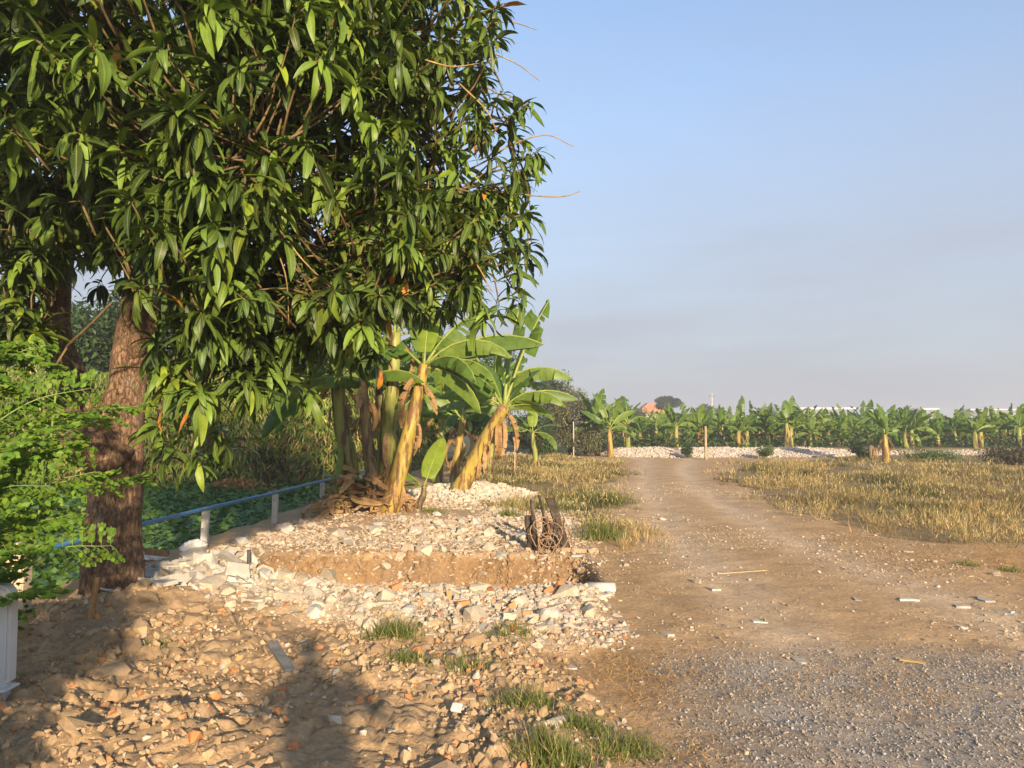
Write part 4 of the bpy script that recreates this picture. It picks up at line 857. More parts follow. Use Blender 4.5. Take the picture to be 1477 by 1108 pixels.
def field(poly, box, n, r, seed, green):
    def mk(x, y):
        wx, wy = wob(x, y, .6, 12); sd_ = 1 + .05 * y; return inpoly(wx + r.normal(0, .16, x.shape) * sd_, wy + r.normal(0, .3, x.shape) * sd_, poly) * np.clip(.45 + 1.2 * fbm(x * .6, y * .6, 4, seed), .03, 1)
    # denser toward the viewer so that blade density in the picture stays even
    nt_ = n // 8; ct = sample(mk, box, nt_, r); k = r.uniform(size=nt_) < np.clip((13.0 / ct[:, 1]) ** 1.3, .15, 1); ct = ct[k]; per_ = r.integers(8, 34, len(ct)); ti_ = np.repeat(np.arange(len(ct)), per_)
    off = r.normal(0, 1, (len(ti_), 2)) * (r.uniform(.03, .11, len(ct))[ti_])[:, None]; xy = ct[ti_] + off; tus = r.uniform(.55, 1.35, len(ct))[ti_]; bdir = np.arctan2(off[:, 1], off[:, 0]) + r.normal(0, .5, len(ti_))
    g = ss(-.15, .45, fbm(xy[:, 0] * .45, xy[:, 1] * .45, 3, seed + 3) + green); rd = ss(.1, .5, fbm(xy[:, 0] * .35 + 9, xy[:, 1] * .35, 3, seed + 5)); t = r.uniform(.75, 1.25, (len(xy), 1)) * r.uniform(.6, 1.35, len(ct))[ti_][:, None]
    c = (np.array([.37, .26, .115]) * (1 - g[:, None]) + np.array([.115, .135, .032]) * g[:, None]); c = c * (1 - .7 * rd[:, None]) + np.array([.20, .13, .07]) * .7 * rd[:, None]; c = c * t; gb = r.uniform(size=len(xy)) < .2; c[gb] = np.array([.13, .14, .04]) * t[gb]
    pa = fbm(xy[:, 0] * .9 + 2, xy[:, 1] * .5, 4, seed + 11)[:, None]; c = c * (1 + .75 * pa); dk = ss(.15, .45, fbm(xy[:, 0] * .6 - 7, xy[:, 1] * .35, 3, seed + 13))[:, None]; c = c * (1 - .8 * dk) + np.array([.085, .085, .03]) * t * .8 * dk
    tall = np.clip(.62 + 1.0 * fbm(xy[:, 0] * .6 + 4, xy[:, 1] * .6, 3, seed + 8), .2, 1.35)
    h = r.uniform(.08, .30, len(xy)) * tall * tus; w = r.uniform(.004, .008, len(xy)) * np.clip(xy[:, 1] / 11, 1, 2.6)
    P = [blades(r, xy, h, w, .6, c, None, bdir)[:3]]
    # pale seed heads
    k = r.uniform(size=len(xy)) < .10; q = xy[k]; zz = H(q[:, 0], q[:, 1]) + h[k] * .8
    hc = np.array([.40, .32, .15]) * r.uniform(.7, 1.15, (k.sum(), 1)); P.append(blades(r, q, r.uniform(.05, .10, k.sum()), w[k] * 1.7, .5, hc, zz)[:3])
    v, f, c, _ = cat_parts([(*p_, None) for p_ in P]); return v, f, c
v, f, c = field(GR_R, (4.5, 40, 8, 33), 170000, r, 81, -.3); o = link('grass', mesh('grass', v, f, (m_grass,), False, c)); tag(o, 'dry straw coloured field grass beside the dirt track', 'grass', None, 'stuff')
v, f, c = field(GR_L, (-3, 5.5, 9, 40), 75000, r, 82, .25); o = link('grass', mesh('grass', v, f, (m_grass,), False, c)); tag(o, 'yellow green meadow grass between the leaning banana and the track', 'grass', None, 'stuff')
# straw lying about
def straw_mask(x, y):
    a = np.exp(-(((x - .72) / .42) ** 2 + ((y - 4.85) / .55) ** 2)) + .8 * np.exp(-(((x - .85) / .3) ** 2 + ((y - 3.7) / .5) ** 2)) + .35 * np.exp(-(((x - 2.0) / .9) ** 2 + ((y - 4.6) / .35) ** 2)) + .75 * np.exp(-(((x - 5.9) / 1.4) ** 2 + ((y - 8.6) / 1.0) ** 2)) + .25 * np.exp(-(((x - 4.6) / .7) ** 2 + ((y - 10.5) / 1.8) ** 2)) + .2 * np.exp(-(((x - 1.3) / .35) ** 2 + ((y - 8) / 2) ** 2))
    return np.clip(a * (.7 + .8 * fbm(x * 3, y * 3, 2, 83)), 0, 1)
n = 15000; xy = sample(straw_mask, (-.2, 9, 3, 12.5), n, r); c = lerp_cols(r, n, (.36, .20, .075), (.50, .33, .15))
v, f, c, _ = blades(r, xy, r.uniform(.06, .22, n), r.uniform(.003, .006, n), 1.0, c, H(xy[:, 0], xy[:, 1]) + r.uniform(0, .02, n)); a = v.reshape(n, 5, 3)
base_z = a[:, :1, 2]; a[:, :, 2] = base_z + (a[:, :, 2] - base_z) * .16; o = link('straw', mesh('straw', a.reshape(-1, 3), f, (m_grass,), False, c)); tag(o, 'brown straw strewn on the ground where gravel meets rubble', 'straw', None, 'stuff')
# single grass tufts
TUFT = [(570, 908, .2, 380, 'fresh green grass tuft among the white rubble lumps'), (592, 948, .14, 200, 'low grass tuft at the lower edge of the white rubble'), (685, 955, .2, 90, 'sparse thin grass tuft beside a concrete lump'), (735, 915, .16, 200, 'flat grass tuft at the straw edge of the rubble'),
        (795, 1085, .17, 520, 'thick dark green grass tuft between clay clods and gravel'), (757, 1012, .17, 300, 'upright grass tuft behind the thick dark green tuft'), (835, 1035, .13, 260, 'spreading grass tuft on the gravel edge'), (900, 1058, .15, 260, 'yellowing grass tuft standing in straw on the gravel'),
        (648, 800, .14, 260, 'small grass tuft on the rubble above the trench'), (728, 830, .2, 240, 'grass tuft growing on the trench rim'), (235, 930, .09, 110, 'tiny mossy tuft on the clay clods'), (865, 770, .34, 420, 'tall grass tuft at the verge beside the charred boards'), (1390, 806, .1, 150, 'low green tuft at the dry field margin'), (1450, 812, .1, 150, 'second low green tuft on the field margin'), (735, 745, .2, 260, 'grass tuft at the edge of the white mound'), (625, 742, .14, 160, 'thin grass tuft beside the young banana sucker')]
for px, py, h, n, lab in TUFT:
    x, y = G(px, py, .06); n = int(n * 1.3); wd_ = .05 + h * .30
    xy = np.stack([x + r.normal(0, wd_, n), y + r.normal(0, wd_ * .7, n)], -1); c = lerp_cols(r, n, (.075, .115, .022), (.17, .19, .05), (.12, (.38, .29, .12)))
    rr_ = np.hypot(xy[:, 0] - x, xy[:, 1] - y) / wd_; v, f, c, _ = blades(r, xy, h * r.uniform(.4, 1.1, n) * np.clip(1.15 - .3 * rr_, .3, 1), r.uniform(.0035, .006, n) * max(1, y / 7), .6, c)
    root = np.array([x, y, float(H(x, y))]); o = thing('grass_tuft', lab, 'grass tuft', tuple(root), 'grass tufts on the rubble and verges'); tag(link('blades', mesh('blades', v - root, f, (m_grass,), False, c), o), kind='stuff')
# creeper over the low ground beyond the rail
m_creep = mat_leaf('creeper_leaf', True, trans=.25, rough=.45, spec=.3)
HV, HF, HU = leaf_shape(2, .95, .5, .2)
def creepm(x, y): return ss(-.35, -.75, x - fence_x(np.clip(y, 3, 26)) + .15 * fbm(x * 2, y * 2, 2, 77)) * ss(29, 27.5, y)
xy = sample(creepm, (-26, -2, 4, 29), 150000, r); k = r.uniform(size=len(xy)) < np.clip((11 / np.hypot(xy[:, 0] + 2, xy[:, 1])) ** 1.5, .1, 1); k &= (xy[:, 0] / xy[:, 1] > -.95); xy = xy[k]; n = len(xy)
d = nrm(np.stack([r.normal(size=n), r.normal(size=n) - .3, r.normal(.15, .35, n)], -1)); sz = r.uniform(.06, .12, n) * np.clip(xy[:, 1] / 10, 1, 2)
c = lerp_cols(r, n, (.06, .13, .03), (.11, .20, .045), (.05, (.2, .25, .04))); zc = H(xy[:, 0], xy[:, 1]) + r.uniform(.03, .22, n) + .12 * fbm(xy[:, 0] * 1.2, xy[:, 1] * 1.2, 3, 84)
v, f, c, u = scatter(HV, HF, frame_dir(d, roll=r.normal(0, .4, n)) * sz[:, None, None], np.stack([xy[:, 0], xy[:, 1], zc], -1), c, HU)
o = link('creeper', mesh('creeper', v, f, (m_creep,), True, c, u)); tag(o, 'dense dark green creeper covering the low ground beyond the blue rail', 'creeper', None, 'stuff')

m_fol = mat_leaf('tree_foliage', True, trans=.2, rough=.55, spec=.25)
m_trunk = mat_bark('background_bark', (.13, .09, .06), (.2, .15, .1), 6, .3, .02)
QV, QF, QU = leaf_shape(2, .5, .6, .2); NV, NF, NU = leaf_shape(2, .16, .9, .2)
def tree(label, px, d_, h, rad, colr, r, n=7000, leaf=.16, name='tree', base=0.25, z=None, narrow=False, trunk=.12, lumps=16, group=None, sx_=1.0, flat=1.0):
    x = (px - 738.5) / FPX * d_; zz = float(H(x, d_)) if z is None else z; root = np.array([x, d_, zz]); t = thing(name, label, 'tree' if 'tree' in name else 'shrub', tuple(root), group)
    ch = h * (1 - base); cz = h * base + ch / 2; LC_ = []; specs = []
    for k in range(lumps):
        dd = nrm(r.normal(size=3)); q = np.array([0, 0, cz]) + dd * np.array([rad * sx_, rad, ch / 2]) * r.uniform(.35, .72); LC_.append((q, r.uniform(.30, .52)))
        specs.append((spline([np.array([0, 0, h * base * .6]), np.array([q[0] * .4, q[1] * .4, (h * base + q[2]) / 2]), q], 6), np.linspace(trunk * .5, .012, 6), 5))
    k = r.integers(lumps, size=n); cc = np.array([q for q, _ in LC_])[k]; rr_ = np.array([q for _, q in LC_])[k]
    dd = nrm(r.normal(size=(n, 3))); s = r.uniform(.25, 1.05, n) ** .5; pos = cc + dd * (s * rr_)[:, None] * np.array([rad * sx_, rad, ch / 2 * flat]); pos[:, 2] = np.maximum(pos[:, 2], .05 + .1 * r.uniform(size=n))
    c = lerp_cols(r, n, *colr) * r.uniform(.75, 1.25, lumps)[k][:, None]
    ld = nrm(dd + r.normal(0, .7, (n, 3)) + np.array([0, 0, -.25])); V_, F_, U_ = (NV, NF, NU) if narrow else (QV, QF, QU)
    v, f, c, u = scatter(V_, F_, frame_dir(ld, roll=r.normal(0, .6, n)) * (r.uniform(.7, 1.3, n) * leaf)[:, None, None], pos, c, U_)
    tag(link('crown', mesh('crown', v, f, (m_fol,), True, c, u), t), kind='stuff')
    link('trunk', tube_mesh('trunk', [(0, 0, -.2), (.03, .02, h * base * .5), (0, 0, h * base), (.05, 0, h * .6)], [trunk * 1.2, trunk, trunk * .85, trunk * .3], m_trunk, 10, .15, 2), t)
    tag(link('branches', tubes_mesh('branches', specs, m_trunk), t), kind='stuff')
    return t
r = np.random.default_rng(51)
DK = ((.025, .05, .014), (.06, .10, .026)); MD = ((.05, .09, .022), (.10, .15, .037)); BR = ((.10, .105, .05), (.155, .15, .07)); GY = ((.04, .062, .032), (.075, .10, .05))
BT = 'dark trees behind the bamboo hedge'; BTL = 'dense dark tree standing behind the bamboo hedge'
for px, d_, h, rad in ((-160, 29, 8, 3.2), (-30, 30, 8.0, 3.2), (80, 31, 7.6, 3.1), (205, 29.5, 8.2, 3.2), (330, 31, 7.4, 3.2), (450, 30, 6.8, 3.0)):
    tree(BTL, px, d_, h, rad, DK, r, 14000, .26, base=.05, z=-.4, lumps=22, group=BT)
tree('leafy green tree behind the leaning banana plant', 690, 27, 4.6, 1.9, MD, r, 8000, .15, base=.2, lumps=20)
tree('shady dark tree between the banana clump and the far verge', 600, 29, 5.0, 2.4, DK, r, 8000, .2, base=.05, lumps=20)
tree('brownish grey bushy tree at the corner of the plantation', 822, 36, 3.35, 1.45, BR, r, 9000, .12, base=.02, lumps=24)
tree('round topped grey green tree behind the brownish bushy tree', 797, 44, 4.7, 1.5, GY, r, 6000, .16, base=.35, lumps=16)
tree('dark shrub filling the gap beside the brownish bushy tree', 768, 34, 2.4, 1.5, DK, r, 5000, .14, name='shrub', base=.02, lumps=14, trunk=.06)
tree('brown scrubby shrub under the plantation edge', 845, 34.5, 1.5, 1.2, BR, r, 4500, .11, name='shrub', base=.02, lumps=14, trunk=.05)
tree('flat topped umbrella tree rising over the plantation', 962, 120, 5.4, 2.6, GY, r, 3500, .32, base=.62, lumps=14, trunk=.14)
for px, d_, h, rad, lab in ((912, 130, 4.6, 3.2, 'low round tree beside the orange roofed house'), (1020, 125, 4.4, 3.0, 'rounded far tree near the utility pole'), (1110, 140, 4.2, 4.0, 'broad far tree short of the long shed'), (860, 120, 4.8, 3.5, 'far tree behind the turn of the track')):
    tree(lab, px, d_, h, rad, GY, r, 3000, .4, base=.1, lumps=12, trunk=.15)
tree('small round bush at the foot of the rubble bank', 1100, 32.0, .62, .42, MD, r, 1600, .07, name='bush', base=.05, lumps=8, trunk=.02)
tree('scrubby green bush before the rubble bank beside the lone banana', 1238, 31.2, .65, .5, DK, r, 1600, .08, name='bush', base=.05, lumps=8, trunk=.02)
tree('dark low bush in the gap of the rubble bank', 990, 32.4, .6, .35, DK, r, 1300, .07, name='bush', base=.05, lumps=8, trunk=.02)
tree('tangled dark brush heap at the far side of the field', 1462, 27.5, .75, 1.1, ((.05, .055, .025), (.13, .10, .05)), r, 3500, .09, name='bush', base=.02, lumps=12, trunk=.02, sx_=1.3)
tree('green weedy bush in the dry field behind the lone banana', 1340, 30.3, .5, 1.0, MD, r, 2600, .08, name='bush', base=.02, lumps=10, trunk=.02, sx_=1.5)
# weeds between the plantation rows
def weedm(x, y): return ss(36.6, 37.4, y) * ss(70, 50, y) * (x > .10 * y) * (x < .85 * y) * np.clip(.6 + .6 * fbm(x * .6, y * .6, 2, 86), 0, 1)
n = 26000; xy = sample(weedm, (3, 55, 36, 68), n, r); dd = nrm(np.stack([r.normal(size=n), r.normal(size=n), r.uniform(0, 1.4, n)], -1)); pos = np.stack([xy[:, 0], xy[:, 1], H(xy[:, 0], xy[:, 1]) + r.uniform(0, .75, n) ** 1.5 * .8], -1)
v, f, c, u = scatter(QV, QF, frame_dir(dd, roll=r.normal(0, .6, n)) * r.uniform(.14, .34, n)[:, None, None], pos, lerp_cols(r, n, (.035, .065, .018), (.10, .14, .035)), QU)
o = link('weeds', mesh('weeds', v, f, (m_fol,), True, c, u)); tag(o, 'green weeds filling the rows between the plantation banana plants', 'weeds', None, 'stuff')
# bamboo hedge
m_culm = mat_plain('bamboo_culm', (.24, .22, .07), .5, .3, 9)
HG = 'bamboo clumps of the hedge beyond the creeper'; HL = 'bamboo clump with yellowing narrow leaves in the hedge beyond the creeper'
for px, d_, h in ((215, 25.5, 4.0), (285, 26, 4.3), (350, 25.3, 4.2), (410, 26, 4.4), (465, 25.2, 4.3), (520, 26, 4.2), (140, 26, 4.0), (60, 25.5, 4.2), (-20, 26, 4.2), (570, 26.3, 3.6)):
    x = (px - 738.5) / FPX * d_; root = np.array([x, d_, float(H(x, d_))]); t = thing('bamboo_clump', HL, 'bamboo', tuple(root), HG); n = 9000
    zz = r.uniform(0, 1, n) ** .8 * h; wz = 1.05 * (.75 + .35 * np.sin(zz / h * 3)); a = r.uniform(0, 6.28, n); q = r.uniform(.3, 1.05, n) ** .6
    lump = 1 + .3 * fbm(a * 1.2, zz * 1.4, 3, int(px) % 50); pos = np.stack([np.cos(a) * wz * q * lump * 1.1, np.sin(a) * wz * q * lump, zz], -1)
    pt = fbm(pos[:, 0] * 1.1 + x, zz * 1.1, 3, 7)[:, None]; c = lerp_cols(r, n, (.12, .18, .032), (.22, .26, .055), (.12, (.40, .29, .12))); c *= 1 + .5 * pt; br = (zz < h * .42) & (r.uniform(size=n) < .18); c[br] = np.array([.30, .19, .075]) * r.uniform(.6, 1.2, (br.sum(), 1))
    ld = nrm(np.stack([np.cos(a) + r.normal(0, .6, n), np.sin(a) + r.normal(0, .6, n), r.normal(-.55, .4, n)], -1)); v, f, c, u = scatter(NV, NF, frame_dir(ld, roll=r.normal(0, .5, n)) * r.uniform(.16, .34, n)[:, None, None], pos, c, NU)
    tag(link('foliage', mesh('foliage', v, f, (m_fol,), True, c, u), t), kind='stuff')
    for k in range(6):
        a = r.uniform(0, 6.28); b = np.array([math.cos(a) * .35, math.sin(a) * .35, -.1]); link('culm', tube_mesh('culm', spline([b, b * 1.6 + (0, 0, h * .5), b * (2.6, 2.6, 0) + (0, 0, h * .92)], 8), np.linspace(.035, .012, 8), m_culm, 7), t)
# dry leaves raked up under the hedge
x0, y0 = (345 - 738.5) / FPX * 23.6, 23.6; n = 1600; q = r.normal(0, 1, (n, 2)) * (.75, .4); hh = .32 * np.exp(-(q[:, 0] ** 2 + 3 * q[:, 1] ** 2)) * r.uniform(.2, 1, n)
zb = float(H(x0, y0)); pos = np.stack([q[:, 0], q[:, 1], hh + .12], -1); v, f, c, u = scatter(QV, QF, rot_rand(n, 1.0, r) * r.uniform(.10, .2, n)[:, None, None], pos, lerp_cols(r, n, (.34, .17, .06), (.50, .29, .12)), QU)
o = thing('leaf_heap', 'heap of orange brown dry leaves at the foot of the bamboo hedge', 'dead leaves', (x0, y0, zb)); tag(link('dry_leaves', mesh('dry_leaves', v, f, (m_fol,), True, c, u), o), kind='stuff')
# ------------------------------------------------------------------ blue rail on concrete posts
m_conc = mat_stone('post_concrete', (.46, .43, .37), (.55, .52, .46), dirt=(.28, .23, .16), dirt_amt=.4)
m_pipe = mat_plain('blue_plastic_pipe', (.045, .17, .33), .4, .15, 6, .5)
def rail_pt(y, z=.47): return (fence_x(y), y, z)
fence = thing('rail_fence', 'blue plastic pipe rail on short concrete posts along the creeper', 'fence', (fence_x(9.6), 9.6, 0)); fl = np.array(fence.location)
q = spline([rail_pt(3.2), rail_pt(6, .46), rail_pt(8.2, .475), rail_pt(9.6, .48), rail_pt(11.9, .47), rail_pt(14.2, .475), rail_pt(17.5, .46), rail_pt(21, .46)], 60)
link('pipe_rail', tube_mesh('pipe_rail', loc_pts(q, fl), .024, m_pipe, 12), fence)
def post(y, w, top, rz=.1, lean=(0, 0)):
    x = fence_x(y); bm = bmesh.new(); g = box_bm(bm, (0, 0, 0), (w, w, 1)); zb = float(H(x, y)) - .25
    for v in g:
        v.co.z = (top - zb) if v.co.z > 0 else 0
        v.co.x += lean[0] * v.co.z; v.co.y += lean[1] * v.co.z
    bmesh.ops.bevel(bm, geom=list(bm.edges), offset=.008, segments=1, affect='EDGES'); me = bm_mesh('post', bm, m_conc)
    o = link('post', me, fence, np.array([x, y, zb]) - fl); o.rotation_euler = (0, 0, rz); return o
for y, w, top, rz, ln in ((9.6, .085, .455, .15, (.03, .02)), (11.9, .085, .447, .05, (.02, 0)), (14.2, .085, .45, .2, (0, 0)), (17.0, .085, .44, .1, (0, 0)), (7.6, .085, .45, 0, (0, 0))):
    post(y, w, top, rz, ln)
    for k in range(2):
        link('bolt', tube_mesh('bolt', [(0, -w / 2 - .012, 0), (0, w / 2, 0)], .007, mat_plain('bolt_steel', (.12, .1, .09), .5) if 'bolt_steel' not in bpy.data.materials else bpy.data.materials['bolt_steel'], 6), fence, np.array([fence_x(y), y, top - .08 - k * .14]) - fl)
link('tie_wire', tubes_mesh('tie_wire', [(loc_pts([(fence_x(y) + .03 * math.cos(a), y, .47 + .035 * math.sin(a)) for a in np.linspace(0, 6.28, 12)], fl), .003, 4) for y in (9.6, 11.9, 14.2)], m_greyc), fence)
# thicker chipped stump
m_stumpc = mat_stone('stump_concrete', (.50, .40, .28), (.50, .40, .28), dirt=(.24, .17, .10), dirt_amt=.5)
x, y = (36 - 738.5) / FPX * 5.75, 5.75; bm = bmesh.new(); zb = float(H(x, y)) - .1
box_bm(bm, (0, 0, .30), (.13, .13, .60), None, .006); box_bm(bm, (0, 0, .645), (.085, .09, .10), None, .012)
o = link('concrete_stump', bm_mesh('concrete_stump', bm, m_stumpc, False, .012), None, (x, y, zb)); tag(o, 'thick concrete stump with a chipped knob top under the moringa fronds', 'post')

# ------------------------------------------------------------------ small things lying about
# charred boards and wire hoops
m_char = mat_bark('charred_wood', (.055, .042, .032), (.11, .085, .06), 22, .2, .01); m_rust = mat_plain('rusty_wire', (.27, .17, .10), .7, .35, 40)
x, y = G(790, 797); root = np.array([x, y, float(H(x, y))]); t = thing('charred_frame', 'charred boards and rusty wire hoops of a broken frame beside the track', 'debris', tuple(root))
def board(p0, p1, w, th, name='board', mat=m_char, par=t, spin=0.0, rt=root):
    p0, p1 = Vector(p0), Vector(p1); dv = p1 - p0; bm = bmesh.new(); bmesh.ops.create_cube(bm, size=1); bmesh.ops.subdivide_edges(bm, edges=[e for e in bm.edges if abs((e.verts[0].co - e.verts[1].co).z) > .5], cuts=5)
    for v in bm.verts: v.co = Vector((v.co.x * w, v.co.y * th, v.co.z * dv.length)) + Vector((rng.normal(0, w * .05), rng.normal(0, th * .1), rng.normal(0, .008)))
    me = bm_mesh(name, bm, mat); o = link(name, me, par); o.matrix_basis = Matrix.Translation((p0 + p1) / 2) @ (dv.to_track_quat('Z', 'Y') @ Quaternion((0, 0, 1), spin)).to_matrix().to_4x4(); return o
board((-.20, .05, -.02), (-.24, .16, .42), .085, .03, spin=.3); board((-.14, .0, -.02), (-.19, .18, .60), .05, .03, spin=.5); board((.24, .02, -.02), (.04, .26, .63), .11, .035, spin=-.4); board((.15, -.04, -.02), (.02, .18, .34), .07, .03, spin=.2); board((.05, .1, -.02), (-.10, .25, .66), .028, .02); board((-.2, .2, .02), (.2, .24, .05), .05, .03); board((-.05, .18, -.02), (-.02, .22, .40), .06, .03, spin=1.)
board((.16, -.1, .12), (.07, .02, .33), .02, .012)
for cx, cy, cz, rad, tilt, yaw in ((0, -.06, .12, .12, 1.45, .2), (.02, -.05, .22, .15, 1.2, -.3), (-.05, .0, .3, .13, 1.0, .6), (.10, .02, .33, .11, 1.3, -.9), (-.1, .05, .2, .17, 1.5, .9), (.12, -.03, .18, .14, 1.1, -.6), (-.02, -.08, .08, .1, 1.3, .1)):
    M_ = Matrix.Rotation(yaw, 3, 'Z') @ Matrix.Rotation(tilt, 3, 'X'); P = [tuple(Vector((cx, cy, cz)) + M_ @ Vector((rad * math.cos(a) * (1 + .08 * math.sin(3 * a)), rad * math.sin(a), .02 * math.sin(2 * a)))) for a in np.linspace(0, 6.2, 26)]
    link('wire_hoop', tube_mesh('wire_hoop', P, .0065, m_rust, 5), t)
for k in range(13):
    a = rng.normal(0, .12, 3); b = rng.normal(0, .16, 3); link('rod', tube_mesh('rod', spline([(a[0], a[1], .02), ((a[0] + b[0]) / 2 + .03, .05, .2), (b[0], b[1] + .1, rng.uniform(.2, .55))], 7), rng.uniform(.003, .007), m_rust, 5), t)
m_plank = mat_bark('weathered_plank', (.36, .25, .15), (.46, .34, .22), 18, 1, .004)
def lying(label, px0, py0, px1, py1, w, th, mat, name='plank', cat='plank', lift=.0):
    a = np.array([*G(px0, py0), 0]); b = np.array([*G(px1, py1), 0]); a[2] = H(a[0], a[1]) + th / 2 + .012 + lift; b[2] = H(b[0], b[1]) + th / 2 + .012; m = (a + b) / 2
    o = board(tuple(a - m), tuple(b - m), w, th, name, mat, None, math.pi / 2 if abs(b[0] - a[0]) > abs(b[1] - a[1]) * 9 else 0); o.matrix_basis = Matrix.Translation(Vector(m)) @ o.matrix_basis; tag(o, label, cat); return o
lying('thin reddish plank lying beside the charred boards', 805, 797, 862, 797, .05, .025, m_plank)
lying('bent yellow strip lying where gravel meets the dirt track', 1287, 948, 1325, 953, .022, .010, mat_plain('yellow_strip', (.36, .26, .10), .7), 'strip', 'strip')
lying('pale straw stalk lying across the wheel rut', 1032, 824, 1102, 822, .006, .005, mat_plain('straw_stalk', (.55, .40, .2), .7), 'stalk', 'stalk')
lying('dark weathered slat half buried in the clay clods', 398, 970, 424, 990, .06, .02, mat_plain('dark_slat', (.11, .11, .11), .8), 'slat', 'slat', .06)
lying('pale board lying in the grass near the thin stakes', 694, 676, 722, 672, .14, .06, m_pale, 'board', 'board', .05)
# pipe stub
m_pvc = mat_stone('pipe_stub_concrete', (.52, .49, .43), (.52, .49, .43), dirt=(.3, .24, .17), dirt_amt=.35)
x, y = .80, 7.12; z = float(H(x + .12, y)) + .02; bm = bmesh.new(); bmesh.ops.create_cone(bm, segments=20, radius1=.075, radius2=.075, depth=.26, cap_ends=False); outer = list(bm.verts)
bmesh.ops.solidify(bm, geom=list(bm.faces), thickness=.014); bmesh.ops.rotate(bm, verts=list(bm.verts), cent=(0, 0, 0), matrix=Matrix.Rotation(R(90), 3, 'Y')); bmesh.ops.rotate(bm, verts=list(bm.verts), cent=(0, 0, 0), matrix=Matrix.Rotation(R(-14), 3, 'Z'))
o = link('drain_pipe', bm_mesh('drain_pipe', bm, m_pvc, True), None, (x + .04, y - .02, z)); tag(o, 'short pale drain pipe poking out at the end of the trench', 'pipe')
# dark stake by the trench, brown stick before the trunk, thin stakes in the meadow, wooden post at the bank
def stake(label, px, py, d_, h, rad, mat, lean=(0, 0), name='stake', cat='stake', n=8):
    x = (px - 738.5) / FPX * d_; z = float(H(x, d_)); P = [(0, 0, -.08), (lean[0] * h * .5 + .004, lean[1] * h * .5, h * .5), (lean[0] * h, lean[1] * h, h)]
    o = link(name, tube_mesh(name, spline(P, 7), np.linspace(rad, rad * .8, 7), mat, n, .2, 3), None, (x, d_, z)); tag(o, label, cat); return o
m_stick = mat_bark('brown_stick', (.28, .16, .07), (.40, .25, .12), 20, .4, .01); m_dark = mat_plain('dark_stake', (.06, .06, .065), .6, .3, 30)
stake('short dark grey stake standing at the trench corner', 362, 832, 8.0, .27, .026, m_dark, (.02, 0))
stake('stubby brown stick standing in the clay before the trunk', 137, 918, 5.6, .30, .026, m_stick, (.12, .1), 'stick', 'stick')
stake('thin pale stake in the meadow grass near a small rubble pile', 742, 690, 21.5, .95, .022, m_plank, (.01, 0)); stake('thin dark stake beside the pale meadow stake', 729, 686, 22.5, .6, .02, m_trunk, (.03, 0))
stake('weathered wooden post standing in front of the white rubble bank', 1017, 663, 31.4, 1.4, .065, m_plank, (.0, 0), 'wooden_post', 'post', 10)
stake('thin white stake in the scrub at the plantation corner', 827, 648, 34, 1.6, .03, m_pale, (0, 0))
# small far rubble pile
r = np.random.default_rng(61); x0, y0 = G(735, 663); pile = thing('rubble_pile', 'small far rubble pile at the back of the meadow grass', 'rubble', (x0, y0, 0)); n = 150
xy = np.stack([x0 + r.normal(0, .6, n), y0 + r.normal(0, .5, n)], -1); zt = np.clip(.4 - .35 * np.hypot(xy[:, 0] - x0, xy[:, 1] - y0), 0, 1)
m3 = rot_rand(n, .6, r); sz = psize(r, n, .12, .45)
for i in range(n): link('rubble_chip', shp(('slab', 'chunk')[i % 2], int(r.integers(8)), (m_pale, m_greyc, m_clod)[i % 3]), pile, (xy[i, 0] - x0, xy[i, 1] - y0, float(H(*xy[i])) + zt[i] * r.uniform(.3, 1)), m3[i] * sz[i])
# white sack at the first post
m_sack = mat_plain('white_sack_cloth', (.62, .60, .57), .8, .15, 14, .2, 0, .01)
def sack(label, px, py, d_, sx_, sy_, sz_, seed):
    bm = bmesh.new(); bmesh.ops.create_icosphere(bm, subdivisions=4, radius=1)
    for v in bm.verts:
        p_ = v.co.copy(); k = .75 + .55 * abs(float(fbm(np.array(p_.x * 2.6 + seed), np.array(p_.y * 2.6 + p_.z * 2.9), 4, seed))) + .2 * float(fbm(np.array(p_.x * 1.1 + seed), np.array(p_.y + p_.z), 2, seed)); v.co = Vector((p_.x * sx_ * k, p_.y * sy_ * k, (p_.z * sz_ * k) if p_.z > -.3 else -.3 * sz_))
    x = (px - 738.5) / FPX * d_; o = link('sack', bm_mesh('sack', bm, m_sack, True), None, (x, d_, float(H(x, d_)) + .03)); o.rotation_euler = (.2, .25, seed); tag(o, label, 'sack')
sack('crumpled white sack slumped at the foot of the rail post', 284, 790, 9.35, .19, .12, .10, 3); sack('flat white sack on the grey slabs beside the trunk', 226, 812, 8.7, .18, .10, .05, 7)
# brown timber offcut
x = (232 - 738.5) / FPX * 8.3; bm = bmesh.new(); box_bm(bm, (0, 0, 0), (.24, .08, .06), None, .008); o = link('timber_offcut', bm_mesh('timber_offcut', bm, m_stick, False, .006), None, (x, 8.3, float(H(x, 8.3)) + .14)); o.rotation_euler = (.1, .12, .1); tag(o, 'brown timber offcut lying on the grey slab heap', 'timber')
# red and white packet on the clods
x, y = G(660, 1012, .1); bm = bmesh.new(); box_bm(bm, (0, 0, 0), (.06, .05, .02), None, .004); me = bm_mesh('packet', bm, [mat_plain('packet_white', (.42, .40, .40), .5, .1), mat_plain('packet_red', (.38, .06, .08), .6, .1)], False, .005)
for f_ in me.polygons: f_.material_index = 1 if f_.center.y > .015 or f_.center.z > .012 else 0
o = link('packet', me, None, (x, y, float(H(x, y)) + .05)); o.rotation_euler = (.5, .1, -.2); tag(o, 'crumpled white and red packet among the clay clods', 'packet')

